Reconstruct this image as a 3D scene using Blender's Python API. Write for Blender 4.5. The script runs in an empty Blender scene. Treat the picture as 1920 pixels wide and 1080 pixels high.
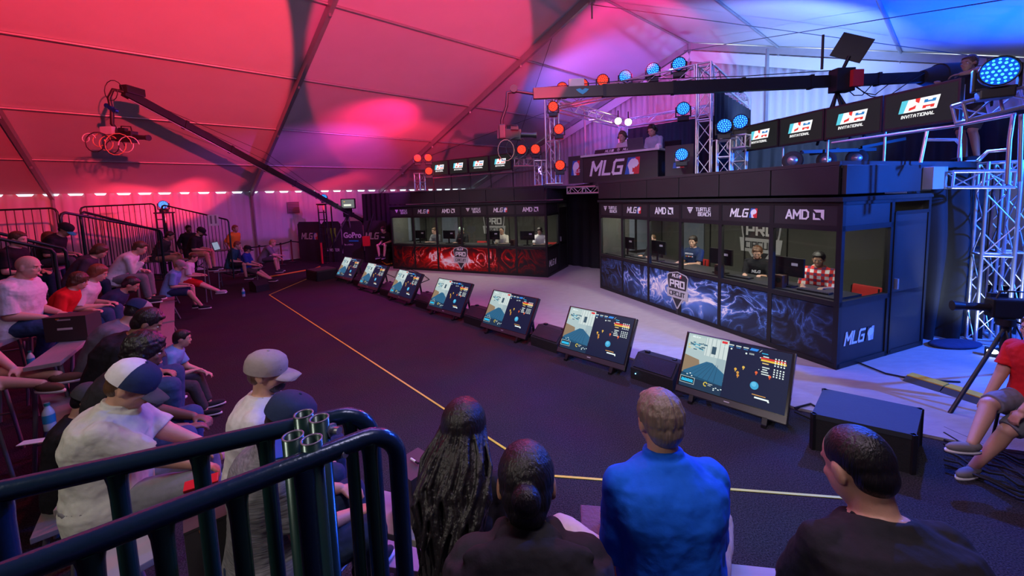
import bpy, bmesh, math, random
from mathutils import Vector, Matrix, Euler, Quaternion
random.seed(7)
PI = math.pi
R = math.radians
SC = bpy.context.scene
COL = SC.collection

# ------------------------------------------------------------------ camera maths
FPX, CX, CY, CAMH = 747.0, 960.0, 440.0, 2.65
def _n(v):
    return Vector(v).normalized()
_d1 = _n((0 - CX, CY - 403, -FPX)); _d2 = _n((1920 - CX, CY - 338, -FPX))
_U = _d2.cross(_d1).normalized()
if _U.y < 0: _U = -_U
_Y = Vector((0, 0, -1)); _Y = (_Y - _U * _Y.dot(_U)).normalized(); _X = _Y.cross(_U)
RM = Matrix((_X, _Y, _U))            # camera -> world
CAM = Vector((0, 0, CAMH))
def ray(px, py): return RM @ Vector(((px - CX) / FPX, (CY - py) / FPX, -1.0))
def FP(px, py, z=0.0):
    r = ray(px, py); return CAM + r * ((z - CAMH) / r.z)
def DP(px, py, d):
    r = ray(px, py); return CAM + r * (d / r.y)

cd = bpy.data.cameras.new('camera'); cam = bpy.data.objects.new('camera', cd); COL.objects.link(cam)
cd.sensor_width = 36.0; cd.lens = FPX / 1920 * 36; cd.sensor_fit = 'HORIZONTAL'
cd.shift_y = -(540 - CY) / 1920.0
cd.clip_start = 0.05; cd.clip_end = 200
m4 = RM.to_4x4(); m4.translation = CAM; cam.matrix_world = m4
SC.camera = cam

# ------------------------------------------------------------------ materials
MATS = {}
def new_mat(name):
    m = bpy.data.materials.new(name); m.use_nodes = True
    nt = m.node_tree; b = nt.nodes['Principled BSDF']
    return m, nt, b
def mat(name, col, rough=0.6, metal=0.0, var=0.12, scale=8.0, bump=0.0, bscale=60.0, spec=0.5, emit=None, estr=0.0, stretch=None):
    if name in MATS: return MATS[name]
    m, nt, b = new_mat(name); L = nt.links
    tc = nt.nodes.new('ShaderNodeTexCoord')
    src = tc.outputs['Object']
    if stretch:
        mp = nt.nodes.new('ShaderNodeMapping'); mp.inputs['Scale'].default_value = stretch
        L.new(src, mp.inputs['Vector']); src = mp.outputs['Vector']
    nz = nt.nodes.new('ShaderNodeTexNoise'); nz.inputs['Scale'].default_value = scale; nz.inputs['Detail'].default_value = 3
    L.new(src, nz.inputs['Vector'])
    mx = nt.nodes.new('ShaderNodeMix'); mx.data_type = 'RGBA'
    c = Vector(col[:3])
    mx.inputs['A'].default_value = (*[max(0, x * (1 - var)) for x in c], 1)
    mx.inputs['B'].default_value = (*[min(1, x * (1 + var)) for x in c], 1)
    L.new(nz.outputs['Fac'], mx.inputs['Factor']); L.new(mx.outputs['Result'], b.inputs['Base Color'])
    b.inputs['Roughness'].default_value = rough; b.inputs['Metallic'].default_value = metal
    b.inputs['Specular IOR Level'].default_value = spec
    if bump:
        n2 = nt.nodes.new('ShaderNodeTexNoise'); n2.inputs['Scale'].default_value = bscale; n2.inputs['Detail'].default_value = 4
        L.new(src, n2.inputs['Vector'])
        bp = nt.nodes.new('ShaderNodeBump'); bp.inputs['Strength'].default_value = bump; bp.inputs['Distance'].default_value = 0.02
        L.new(n2.outputs['Fac'], bp.inputs['Height']); L.new(bp.outputs['Normal'], b.inputs['Normal'])
    if emit:
        b.inputs['Emission Color'].default_value = (*emit, 1); b.inputs['Emission Strength'].default_value = estr
    MATS[name] = m
    return m
def emat(name, col, s):
    return mat(name, (.008, .008, .010), 0.45, emit=col, estr=s, var=0.02, spec=.2)

# ------------------------------------------------------------------ mesh builder
class MB:
    def __init__(s): s.v = []; s.f = []; s.m = []; s.sm = []; s.mats = []
    def mi(s, m):
        if m not in s.mats: s.mats.append(m)
        return s.mats.index(m)
    def add(s, vs, fs, m, smooth=False, M=None):
        o = len(s.v); k = s.mi(m)
        s.v += [tuple(M @ Vector(p)) if M is not None else tuple(p) for p in vs]
        s.f += [tuple(i + o for i in f) for f in fs]; s.m += [k] * len(fs); s.sm += [smooth] * len(fs)
        return s
    def box(s, c, d, m, M=None, bev=0.0):
        x, y, z = c; a, b, e = d[0] / 2, d[1] / 2, d[2] / 2
        if bev > 0:
            bm = bmesh.new(); bmesh.ops.create_cube(bm, size=1.0)
            bmesh.ops.scale(bm, vec=d, verts=bm.verts)
            bmesh.ops.bevel(bm, geom=bm.edges[:], offset=bev, segments=2, affect='EDGES', profile=0.7)
            bm.verts.index_update()
            vs = [(v.co.x + x, v.co.y + y, v.co.z + z) for v in bm.verts]; fs = [[v.index for v in f.verts] for f in bm.faces]
            bm.free(); return s.add(vs, fs, m, False, M)
        vs = [(x - a, y - b, z - e), (x + a, y - b, z - e), (x + a, y + b, z - e), (x - a, y + b, z - e),
              (x - a, y - b, z + e), (x + a, y - b, z + e), (x + a, y + b, z + e), (x - a, y + b, z + e)]
        fs = [(0, 3, 2, 1), (4, 5, 6, 7), (0, 1, 5, 4), (1, 2, 6, 5), (2, 3, 7, 6), (3, 0, 4, 7)]
        return s.add(vs, fs, m, False, M)
    def bar(s, p, q, w, h, m, up=(0, 0, 1)):
        p = Vector(p); q = Vector(q); d = q - p; L = d.length; d.normalize(); u = Vector(up)
        if abs(d.dot(u)) > 0.99: u = Vector((1, 0, 0))
        x = d.cross(u).normalized(); z = x.cross(d)
        M = Matrix((x, d, z)).transposed().to_4x4(); M.translation = (p + q) / 2
        return s.box((0, 0, 0), (w, L, h), m, M)
    def cyl(s, p, q, r, m, r2=None, n=12, caps=True, smooth=True):
        r2 = r if r2 is None else r2
        return s.tube([p, q], [r, r2], m, n, caps, smooth)
    def tube(s, pts, r, m, n=8, caps=True, smooth=True, closed=False):
        pts = [Vector(p) for p in pts]
        rs = r if isinstance(r, (list, tuple)) else [r] * len(pts)
        N = len(pts); rings = []
        t0 = (pts[1] - pts[0]).normalized()
        u = t0.orthogonal().normalized()
        vs = []
        for i, p in enumerate(pts):
            if closed: t = (pts[(i + 1) % N] - pts[i - 1])
            elif i == 0: t = pts[1] - pts[0]
            elif i == N - 1: t = pts[-1] - pts[-2]
            else: t = (pts[i + 1] - p).normalized() + (p - pts[i - 1]).normalized()
            if t.length < 1e-9: t = t0
            t.normalize()
            u = (u - t * u.dot(t))
            if u.length < 1e-6: u = t.orthogonal()
            u.normalize(); w = t.cross(u)
            for k in range(n):
                a = 2 * PI * k / n
                vs.append(p + (u * math.cos(a) + w * math.sin(a)) * rs[i])
        fs = []
        M = N if closed else N - 1
        for i in range(M):
            j = (i + 1) % N
            for k in range(n):
                k2 = (k + 1) % n
                fs.append((i * n + k, i * n + k2, j * n + k2, j * n + k))
        s.add(vs, fs, m, smooth)
        if caps and not closed:
            s.add(vs[:n], [tuple(range(n - 1, -1, -1))], m); s.add(vs[-n:], [tuple(range(n))], m)
        return s
    def ball(s, c, r, m, nu=14, nv=9, M=None):
        rx, ry, rz = r if isinstance(r, (list, tuple)) else (r, r, r)
        c = Vector(c); vs = [(c.x, c.y, c.z - rz)]
        for i in range(1, nv):
            t = -PI / 2 + PI * i / nv
            for j in range(nu):
                a = 2 * PI * j / nu
                vs.append((c.x + rx * math.cos(t) * math.cos(a), c.y + ry * math.cos(t) * math.sin(a), c.z + rz * math.sin(t)))
        vs.append((c.x, c.y, c.z + rz)); fs = []
        for j in range(nu):
            fs.append((0, 1 + (j + 1) % nu, 1 + j)); e = len(vs) - 1; b = 1 + (nv - 2) * nu
            fs.append((e, b + j, b + (j + 1) % nu))
        for i in range(nv - 2):
            for j in range(nu):
                a = 1 + i * nu; j2 = (j + 1) % nu
                fs.append((a + j, a + j2, a + nu + j2, a + nu + j))
        return s.add(vs, fs, m, True, M)
    def prism(s, pts, h, m, M=None, z0=0.0):
        """polygon pts (x,y) extruded from z0 to z0+h"""
        n = len(pts); vs = [(x, y, z0) for x, y in pts] + [(x, y, z0 + h) for x, y in pts]
        fs = [tuple(range(n - 1, -1, -1)), tuple(range(n, 2 * n))] + [(i, (i + 1) % n, n + (i + 1) % n, n + i) for i in range(n)]
        return s.add(vs, fs, m, False, M)
    def lathe(s, prof, m, n=20, M=None, smooth=True):
        vs = []; fs = []
        for r, z in prof:
            for k in range(n):
                a = 2 * PI * k / n; vs.append((r * math.cos(a), r * math.sin(a), z))
        for i in range(len(prof) - 1):
            for k in range(n):
                k2 = (k + 1) % n; fs.append((i * n + k, i * n + k2, (i + 1) * n + k2, (i + 1) * n + k))
        return s.add(vs, fs, m, smooth, M)
    def loft(s, rings, m, smooth=True, caps=True):
        """rings: list of lists of points with the same count"""
        n = len(rings[0]); vs = [p for r in rings for p in r]; fs = []
        for i in range(len(rings) - 1):
            for k in range(n):
                k2 = (k + 1) % n; fs.append((i * n + k, i * n + k2, (i + 1) * n + k2, (i + 1) * n + k))
        if caps: fs.append(tuple(range(n - 1, -1, -1))); fs.append(tuple((len(rings) - 1) * n + k for k in range(n)))
        return s.add(vs, fs, m, smooth)
    def text(s, st, h, m, M, depth=0.004, align='C', shear=0.0, bold=0.0):
        vs, fs, w, hh = glyphs(st, bold)
        k = h / hh
        ox = -w * k / 2 if align == 'C' else 0
        V = [((x * k + ox) + shear * y * k, y * k - h / 2, z * depth) for x, y, z in vs]
        return s.add(V, fs, m, False, M)
    def mesh(s, name):
        me = bpy.data.meshes.new(name); me.from_pydata(s.v, [], s.f)
        for m in s.mats: me.materials.append(m)
        me.polygons.foreach_set('material_index', s.m); me.polygons.foreach_set('use_smooth', s.sm)
        me.update(); return me
    def build(s, name, parent=None, label=None):
        o = bpy.data.objects.new(name, s.mesh(name)); COL.objects.link(o)
        if parent is not None: o.parent = parent
        if label: o['label'] = label
        return o

STROKE = {'A': [[(0, 0), (0, 3.6), (2, 6), (4, 3.6), (4, 0)], [(0, 2.1), (4, 2.1)]], 'a': [[(0, 0), (2, 6), (4, 0)], [(.8, 1.7), (3.2, 1.7)]], 'M': [[(0, 0), (0, 6), (2.3, 2.2), (4.6, 6), (4.6, 0)]], 'L': [[(0, 6), (0, 0), (3.4, 0)]],
    'G': [[(4, 6), (.6, 6), (0, 5.2), (0, .8), (.6, 0), (4, 0), (4, 3), (2.2, 3)]], 'D': [[(0, 0), (0, 6), (2.6, 6), (4, 4.6), (4, 1.4), (2.6, 0), (0, 0)]], 'P': [[(0, 0), (0, 6), (4, 6), (4, 2.6), (0, 2.6)]],
    'R': [[(0, 0), (0, 6), (4, 6), (4, 2.8), (0, 2.8)], [(2.2, 2.8), (4, 0)]], 'O': [[(0, 0), (0, 6), (4, 6), (4, 0), (0, 0)]], 'C': [[(4, 6), (0, 6), (0, 0), (4, 0)]], 'I': [[(0, 0), (0, 6)]], 'U': [[(0, 6), (0, 0), (4, 0), (4, 6)]],
    'T': [[(0, 6), (4, 6)], [(2, 6), (2, 0)]], 'E': [[(4, 6), (0, 6), (0, 0), (4, 0)], [(0, 3), (3.4, 3)]], 'B': [[(0, 0), (0, 6), (3.6, 6), (3.6, 3.2), (0, 3.2)], [(3.6, 3.2), (4, 2.8), (4, 0), (0, 0)]], 'H': [[(0, 0), (0, 6)], [(4, 0), (4, 6)], [(0, 3), (4, 3)]],
    'N': [[(0, 0), (0, 6), (4, 0), (4, 6)]], 'S': [[(4, 6), (0, 6), (0, 3), (4, 3), (4, 0), (0, 0)]], 'V': [[(0, 6), (2, 0), (4, 6)]], 'W': [[(0, 6), (1, 0), (2.4, 4), (3.8, 0), (4.8, 6)]], 'Y': [[(0, 6), (2, 3), (4, 6)], [(2, 3), (2, 0)]], 'o': [[(0, 0), (0, 4), (3.4, 4), (3.4, 0), (0, 0)]]}
def block(mb, st, h, m, M, depth=.004, shear=0.0, wt=1.15, wide=1.0, gap=1.3):
    """heavy block lettering of straight strokes, centred"""
    k = h / (6 + wt); tot = 0; lay = []
    for c in st:
        if c == ' ': tot += 3; continue
        w_ = max(x for p in STROKE[c] for x, y in p) * wide; lay.append((c, tot)); tot += w_ + wt + gap * .55
    tot -= gap * .55; ox = -tot / 2 + wt / 2
    e = 0
    for c, x0 in lay:
        for pl in STROKE[c]:
            for (x1, y1), (x2, y2) in zip(pl[:-1], pl[1:]):
                x1_, x2_ = x1 * wide, x2 * wide; d = Vector((x2_ - x1_, y2 - y1)); d.normalize(); n = Vector((-d.y, d.x)) * wt / 2; d = d * wt / 2
                P = [(x1_ - d.x - n.x, y1 - d.y - n.y), (x2_ + d.x - n.x, y2 + d.y - n.y), (x2_ + d.x + n.x, y2 + d.y + n.y), (x1_ - d.x + n.x, y1 - d.y + n.y)]
                Q = []
                for x, y in P:
                    X = (x + x0 + ox) * k; Y = (y - 3) * k; Q.append((X + shear * Y, Y))
                mb.prism(Q, depth + e * 1e-5, m, M); e += 1
    return mb
_G = {}
def glyphs(st, bold=0.0):
    key = (st, bold)
    if key in _G: return _G[key]
    cu = bpy.data.curves.new('t', 'FONT'); cu.body = st; cu.size = 1.0; cu.extrude = 0.5; cu.resolution_u = 3; cu.offset = bold
    o = bpy.data.objects.new('t', cu); COL.objects.link(o)
    bpy.context.view_layer.update()
    dg = bpy.context.evaluated_depsgraph_get(); me = bpy.data.meshes.new_from_object(o.evaluated_get(dg))
    vs = [tuple(v.co) for v in me.vertices]; fs = [tuple(p.vertices) for p in me.polygons]
    x0 = min(v[0] for v in vs); x1 = max(v[0] for v in vs)
    y0 = min(v[1] for v in vs); y1 = max(v[1] for v in vs)
    vs = [(x - x0, y - y0, z + 0.5) for x, y, z in vs]
    bpy.data.objects.remove(o); bpy.data.curves.remove(cu); bpy.data.meshes.remove(me)
    _G[key] = (vs, fs, x1 - x0, y1 - y0); return _G[key]

def tag(o, label=None, cat=None, group=None, kind=None):
    if label: o['label'] = label
    if cat: o['category'] = cat
    if group: o['group'] = group
    if kind: o['kind'] = kind
    return o
def thing(name, label, cat, loc=(0, 0, 0), rz=0.0, group=None):
    o = bpy.data.objects.new(name, None); COL.objects.link(o); o.empty_display_size = 0.1
    o.location = loc; o.rotation_euler = (0, 0, rz)
    return tag(o, label, cat, group)
CHILD = {}
def kids(o): return [c for c in bpy.data.objects if c.parent == o]
def dup(root, loc=None, rz=None, label=None, group=None):
    def rec(o, par):
        c = o.copy(); COL.objects.link(c)
        if par is not None: c.parent = par
        for k in kids(o): rec(k, c)
        return c
    src = kids(root)
    r = root.copy(); COL.objects.link(r)
    if loc is not None: r.location = loc
    if rz is not None: r.rotation_euler = (0, 0, rz)
    if label: r['label'] = label
    if group: r['group'] = group
    for k in src: rec(k, r)
    return r
def struct(o): o['kind'] = 'structure'; return o
# face frame: local x along the face, local y up, local z out of the face
def face(p, q, up=(0, 0, 1)):
    """matrix whose x runs p->q (seen from outside left to right), y up, z = outward normal, origin p"""
    p = Vector(p); q = Vector(q); x = (q - p).normalized(); u = Vector(up); u = (u - x * u.dot(x)).normalized(); z = x.cross(u)
    M = Matrix((x, u, z)).transposed().to_4x4(); M.translation = p; return M
def T(x, y, z): return Matrix.Translation((x, y, z))
def RX(a): return Matrix.Rotation(a, 4, 'X')
def RY(a): return Matrix.Rotation(a, 4, 'Y')
def RZ(a): return Matrix.Rotation(a, 4, 'Z')
# ------------------------------------------------------------------ people
def skin_mat(tone):
    k = {'l': (0.62, 0.36, 0.26), 'm': (0.50, 0.28, 0.19), 't': (0.36, 0.19, 0.12), 'd': (0.16, 0.08, 0.055)}[tone]
    return mat('skin_' + tone, k, 0.5, var=0.08, scale=14, bump=0.05, bscale=120)
def cloth(name, col, bump=0.25, rough=0.85, var=0.12):
    return mat('cloth_' + name, col, rough, var=var, scale=30, bump=bump, bscale=18, spec=0.25)
def hair_mat(name, col):
    return mat('hair_' + name, col, 0.42, var=0.4, scale=90, bump=0.35, bscale=110, stretch=(1, 1, 0.035))
def ik(a, t, l1, l2, hint):
    a = Vector(a); t = Vector(t); d = t - a; L = min(d.length, (l1 + l2) * 0.995); L = max(L, abs(l1 - l2) + 0.02)
    dn = d.normalized(); t = a + dn * L
    x = (l1 * l1 - l2 * l2 + L * L) / (2 * L); h = math.sqrt(max(0, l1 * l1 - x * x))
    hv = Vector(hint); hv = hv - dn * hv.dot(dn)
    if hv.length < 1e-4: hv = dn.orthogonal()
    return a + dn * x + hv.normalized() * h, t
def cone(mb, p, q, r1, r2, m, flat=False, n=14):
    p = Vector(p); q = Vector(q); mb.cyl(p, q, r1, m, r2, n)
    if not flat:
        mb.ball(p, r1 * 0.995, m, n, 9); mb.ball(q, r2 * 0.995, m, n, 9)
def oring(c, rx, ry, Mx, n=20, p=2.3):
    out = []
    for k in range(n):
        a = 2 * PI * k / n; ca, sa = math.cos(a), math.sin(a)
        x = rx * math.copysign(abs(ca) ** (2 / p), ca); y = ry * math.copysign(abs(sa) ** (2 / p), sa)
        out.append(Vector(c) + Mx @ Vector((x, y, 0)))
    return out
def vox(o, v, sm=3, fac=0.5, disp=0.0, dsize=0.12, seed=0):
    r = o.modifiers.new('r', 'REMESH'); r.mode = 'VOXEL'; r.voxel_size = v; r.use_smooth_shade = True
    s = o.modifiers.new('s', 'SMOOTH'); s.factor = fac; s.iterations = sm
    if disp:
        t = bpy.data.textures.get('wr%g' % dsize)
        if not t:
            t = bpy.data.textures.new('wr%g' % dsize, 'CLOUDS'); t.noise_scale = dsize; t.noise_depth = 2
        d = o.modifiers.new('d', 'DISPLACE'); d.texture = t; d.strength = disp; d.mid_level = 0.5
        d.texture_coords = 'GLOBAL'
    return o

def person(loc, yaw, label, seat=0.45, lean=8, hunch=10, head=(0, 0, 0), s=1.0, w=1.0, tone='l', hair='short', hairm=None,
           shirt=None, sleeve=0.55, pants=None, shorts=False, shoe=None, cap=None, handL=None, handR=None, footL=None, footR=None,
           near=False, stand=False, extra=None, group=None, collar=False, hood=False, glasses=False, headset=False, lanyard=None,
           female=False, back_only=False, beard=None, kneeout=0.0, upper_only=False, elb=0.32, hs=1.0, hairk=1.0, knit=None, cat='person'):
    """facing local +Y; loc = floor point under the pelvis, seat = height of the seat above loc"""
    root = thing('person', label, cat, loc, yaw, group)
    v = 0.0075 if near else 0.0135
    n = 18 if near else 12
    SK = skin_mat(tone); inf = 0.012
    pz = (seat + 0.095 * s) if not stand else 0.93 * s
    pel = Vector((0, 0, pz))
    def rx(a): return Matrix.Rotation(-R(a), 3, 'X')     # pitch forward (towards +Y)
    a1 = lean; a2 = lean + hunch * 0.5; a3 = lean + hunch
    up = Vector((0, 0, 1))
    waist = pel + rx(a1) @ (up * 0.17 * s)
    chest = waist + rx(a2) @ (up * 0.17 * s)
    neck = chest + rx(a3) @ (up * 0.175 * s)
    sw = (0.168 if not female else 0.15) * s * (0.8 + 0.2 * w)
    M3 = rx(a3)
    shp = {}
    for sd, nm in ((-1, 'L'), (1, 'R')):
        shp[nm] = neck + M3 @ Vector((sd * sw, -0.005, -0.082 * s))
    def torso(mb, m, g, top=True, bottom=True, drop=0.0):
        rings = []
        hipw = 0.165 if not female else 0.17
        L_ = [(pel - rx(a1) @ (up * (0.07 + drop) * s), hipw + .005, 0.125, a1), (pel, hipw + .01, 0.13, a1), (pel.lerp(waist, .6), 0.152, 0.122, a1),
              (waist, 0.15, 0.118, a1), (chest.lerp(waist, .5), 0.158, 0.118, a2), (chest, 0.17, 0.122, a2), (chest.lerp(neck, .4), 0.178, 0.115, a3),
              (chest.lerp(neck, .62), 0.172, 0.100, a3), (chest.lerp(neck, .85), 0.118, 0.080, a3), (neck + M3 @ (up * .012), 0.068, 0.064, a3)]
        if female: L_ = [(c, x * (0.93 if i > 2 else 1), y * (0.95 if i > 2 else 1), a) for i, (c, x, y, a) in enumerate(L_)]
        for i, (c, x, y, a) in enumerate(L_):
            ww = w if i < 8 else 1 + (w - 1) * 0.4
            bel = Vector((0, 0, 0))
            rings.append(oring(c + rx(a) @ Vector((0, 0.02 * (ww - 1) * 3 * (1 if 1 < i < 5 else 0), 0)), x * s * ww + g, y * s * (1 + (ww - 1) * 1.3) + g, rx(a)))
        mb.loft(rings, m)
    # head frame
    hp, hy, hr = head
    HM = (Matrix.Rotation(R(hy), 3, 'Z') @ Matrix.Rotation(-R(hp + a3 * 0.55), 3, 'X') @ Matrix.Rotation(R(hr), 3, 'Y'))
    nb = neck + M3 @ (up * 0.028 * s)
    hc = nb + (M3 @ up * 0.5 + HM @ up * 0.5).normalized() * 0.035 * s + HM @ Vector((0, 0.012, 0.075)) * s
    H4 = HM.to_4x4(); H4.translation = hc
    H4 = H4 @ Matrix.Scale(s * 1.06 * hs, 4)
    body = MB()
    torso(body, SK, 0.0)
    body.cyl(neck - M3 @ (up * 0.03), hc - HM @ Vector((0, 0.02, 0.05)) * s, 0.06 * s * (0.85 if female else 1) * (1 + (w - 1) * .3), SK, 0.054 * s * (1 + (w - 1) * .3), 14)
    # skull, jaw, nose, brow, ears
    body.ball((0, -0.012, 0.025), (0.074, 0.094, 0.092), SK, 20, 14, H4)
    body.ball((0, 0.02, -0.03), (0.060 * (1 + (w - 1) * .5), 0.070, 0.075), SK, 18, 12, H4)
    body.ball((0, 0.045, -0.078), (0.036, 0.038, 0.030), SK, 12, 8, H4)
    body.ball((0, 0.068, 0.035), (0.050, 0.016, 0.012), SK, 12, 8, H4)
    body.add([(-.010, .078, .028), (.010, .078, .028), (-.019, .078, -.022), (.019, .078, -.022), (0, .112, -.015), (0, .06, .03), (0, .06, -.03)],
             [(0, 1, 4), (0, 4, 2), (1, 3, 4), (2, 4, 3), (0, 2, 5), (1, 5, 3), (0, 5, 1), (2, 3, 6), (2, 6, 5), (3, 5, 6)], SK, False, H4)
    body.ball((0, 0.084, -0.049), (0.024, 0.012, 0.006), SK, 10, 6, H4)
    body.ball((0, 0.082, -0.060), (0.020, 0.013, 0.007), SK, 10, 6, H4)
    for sd in (-1, 1):
        body.ball((sd * 0.036, 0.058, -0.012), (0.024, 0.022, 0.020), SK, 10, 8, H4)
        body.ball((sd * 0.077, -0.010, -0.003), (0.010, 0.020, 0.032), SK, 10, 8, H4 )
    # arms
    arms = {}
    for nm, sd, tgt in (('L', -1, handL), ('R', 1, handR)):
        sh = shp[nm]
        if tgt is None: tgt = (sd * 0.12, 0.36, pz + 0.085) if not stand else (sd * 0.24, 0.08, pz - 0.05)
        tgt = Vector(tgt)
        hint = Vector((sd * elb, -0.7, -0.8)) if not stand else Vector((sd * .4, -1, 0))
        el, wr = ik(sh, tgt, 0.285 * s, 0.255 * s, hint)
        arms[nm] = (sh, el, wr)
        k = 1 + (w - 1) * 0.7; f = 0.88 if female else 1
        cone(body, sh, el, 0.055 * s * k * f, 0.044 * s * k * f, SK, n=n); cone(body, el, wr, 0.044 * s * k * f, 0.029 * s * f, SK, n=n)
        # hand
        d = (wr - el).normalized()
        side = Vector((sd, 0, 0)); side = (side - d * side.dot(d)); side = side.normalized() if side.length > 1e-3 else d.orthogonal()
        nrm = d.cross(side).normalized()
        if nrm.z > 0: nrm = -nrm        # palm faces down
        hs = s * (0.9 if female else 1.0)
        pc = wr + d * 0.05 * hs
        Mh = Matrix((side, d, nrm)).transposed().to_4x4(); Mh.translation = pc
        body.ball((0, 0, 0), (0.040 * hs, 0.052 * hs, 0.017 * hs), SK, 12, 8, Mh)
        for i, (fx, fl) in enumerate(((-0.029, 0.062), (-0.010, 0.072), (0.010, 0.067), (0.029, 0.052))):
            p0 = Mh @ Vector((fx * hs, 0.036 * hs, 0.0)); 
            p1 = p0 + (d * 0.9 + nrm * 0.35 + side * fx * 3).normalized() * fl * 0.5 * hs
            p2 = p1 + (d * 0.55 + nrm * 0.85 + side * fx * 2).normalized() * fl * 0.5 * hs
            cone(body, p0, p1, 0.0095 * hs, 0.0088 * hs, SK, n=8); cone(body, p1, p2, 0.0088 * hs, 0.0078 * hs, SK, n=8)
        p0 = Mh @ Vector((-sd * 0 - 0.030 * hs, -0.022 * hs, 0.004)); tdir = (-side * 0.75 + d * 0.75 + nrm * 0.4).normalized()
        p1 = p0 + tdir * 0.036 * hs; p2 = p1 + (d * 0.9 + nrm * .5 - side * .1).normalized() * 0.030 * hs
        cone(body, p0, p1, 0.013 * hs, 0.0105 * hs, SK, n=8); cone(body, p1, p2, 0.0105 * hs, 0.0088 * hs, SK, n=8)
    # legs
    legs = {}
    if not upper_only:
        for nm, sd, ft in (('L', -1, footL), ('R', 1, footR)):
            hip = pel + Vector((sd * 0.092 * s, 0.0, -0.02 * s))
            if ft is None: ft = (sd * 0.12, 0.46, 0.0) if not stand else (sd * 0.1, 0.02, 0)
            ank = Vector(ft) + Vector((0, 0, 0.085 * s))
            hint = Vector((sd * (0.25 + kneeout), 0.6, 1.0)) if not stand else Vector((0, 1, 0))
            kn, ank = ik(hip, ank, 0.43 * s, 0.42 * s, hint)
            legs[nm] = (hip, kn, ank)
            k = 1 + (w - 1) * 0.6
            cone(body, hip, kn, 0.088 * s * k, 0.060 * s * k, SK, n=n)
            cf = kn.lerp(ank, .3) + (Vector((0, -0.012, 0)))
            cone(body, kn, cf, 0.054 * s * k, 0.056 * s * k, SK, n=n); cone(body, cf, ank, 0.056 * s * k, 0.036 * s, SK, n=n)
            fd = Vector((sd * 0.18, 1, 0)).normalized()
            cone(body, ank + Vector((0, 0, -.03 * s)), ank + fd * 0.13 * s + Vector((0, 0, -.055 * s)), 0.034 * s, 0.026 * s, SK, n=n)
    b = body.build('body', root); vox(b, v, 2)
    # clothing
    if shirt:
        c = MB(); torso(c, shirt, inf + 0.010, drop=0.04 if not stand else 0.02)
        for nm in 'LR':
            sh, el, wr = arms[nm]; k = 1 + (w - 1) * 0.7
            c.ball(sh, 0.052 * s * k + inf + .004, shirt, 14, 10)
            c.ball(chest.lerp(neck, .62).lerp(sh, .6), 0.074 * s, shirt, 14, 10)
            cone(c, neck - M3 @ (up * .045 * s), sh, 0.058 * s, 0.052 * s * k + inf, shirt, n=14)
            if sleeve <= 1.0:
                e = sh.lerp(el, sleeve); c.cyl(sh, e, 0.054 * s * k + inf, shirt, 0.054 * s * k + inf + .006, n)
            else:
                cone(c, sh, el, 0.053 * s * k + inf, 0.045 * s * k + inf, shirt, n=n)
                c.cyl(el, el.lerp(wr, min(1, sleeve - 1)), 0.043 * s * k + inf, shirt, 0.032 * s + inf, n)
        if collar:
            c.cyl(neck - M3 @ (up * .02), neck + M3 @ (up * 0.04 * s), 0.078 * s, shirt, 0.068 * s * (1 + (w - 1) * .6), 16)
        if hood:
            c.ball(neck + M3 @ Vector((0, -0.10, -0.10)) * s, (0.15 * s * w, 0.07 * s, 0.13 * s), shirt, 18, 12)
            c.ball(neck + M3 @ Vector((0, -0.12, -0.03)) * s, (0.14 * s * w, 0.05 * s, 0.05 * s), shirt, 18, 12)
            c.ball(neck + M3 @ Vector((0, -0.06, 0.0)) * s, (0.115 * s, 0.06 * s, 0.055 * s), shirt, 18, 12)
            for sd in (-1, 1): c.ball(neck + M3 @ Vector((sd * .085, 0.0, -0.015)) * s, (0.045 * s, 0.08 * s, 0.045 * s), shirt, 14, 10)
        o = c.build('shirt' if not hood else 'hoodie', root); vox(o, v * 1.05, 2, disp=0.022 if near else 0.014, dsize=0.11)
    if pants and not upper_only:
        c = MB()
        rings = [oring(pel + rx(a1) @ (up * z_ * s), (0.172 if not female else .176) * s * w + inf, 0.13 * s * (1 + (w - 1) * 1.3) + inf, rx(a1)) for z_ in (-0.075, 0.0, 0.05)]
        c.loft(rings, pants)
        for nm in 'LR':
            hip, kn, ank = legs[nm]; k = 1 + (w - 1) * 0.6
            c.ball(hip, 0.087 * s * k + inf, pants, n, 10)
            if shorts:
                c.cyl(hip, hip.lerp(kn, .93), 0.092 * s * k + inf, pants, 0.072 * s * k + inf, n)
            else:
                cone(c, hip, kn, 0.089 * s * k + inf, 0.064 * s * k + inf, pants, n=n)
                c.cyl(kn, kn.lerp(ank, .93), 0.064 * s * k + inf, pants, 0.046 * s + inf, n)
        o = c.build('shorts' if shorts else 'trousers', root); vox(o, v * 1.1, 2, disp=0.018 if near else 0.012, dsize=0.09)
    if not upper_only:
        sm_ = shoe or cloth('shoe_dark', (0.03, 0.03, 0.035)); soles = mat('sole_white', (0.7, 0.7, 0.7), 0.6)
        for nm, sd in (('L', -1), ('R', 1)):
            ank = legs[nm][2]; fd = Vector((sd * 0.18, 1, 0)).normalized(); sdv = Vector((fd.y, -fd.x, 0))
            Mf = Matrix((sdv, fd, up)).transposed().to_4x4(); Mf.translation = Vector((ank.x, ank.y, ank.z - 0.085 * s))
            c = MB(); c.ball((0, 0.065 * s, 0.045 * s), (0.045 * s, 0.135 * s, 0.045 * s), sm_, 14, 9, Mf)
            c.ball((0, -0.01 * s, 0.065 * s), (0.045 * s, 0.06 * s, 0.045 * s), sm_, 12, 8, Mf)
            c.loft([[Mf @ Vector((x * s * k2, (y + .065) * s, z)) for x, y in [(math.cos(a) * .046, math.sin(a) * .14) for a in [i * PI / 8 for i in range(16)]]] for z, k2 in ((0.0, .95), (0.022, 1.03))], soles, True)
            c.build('shoe', root)
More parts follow.
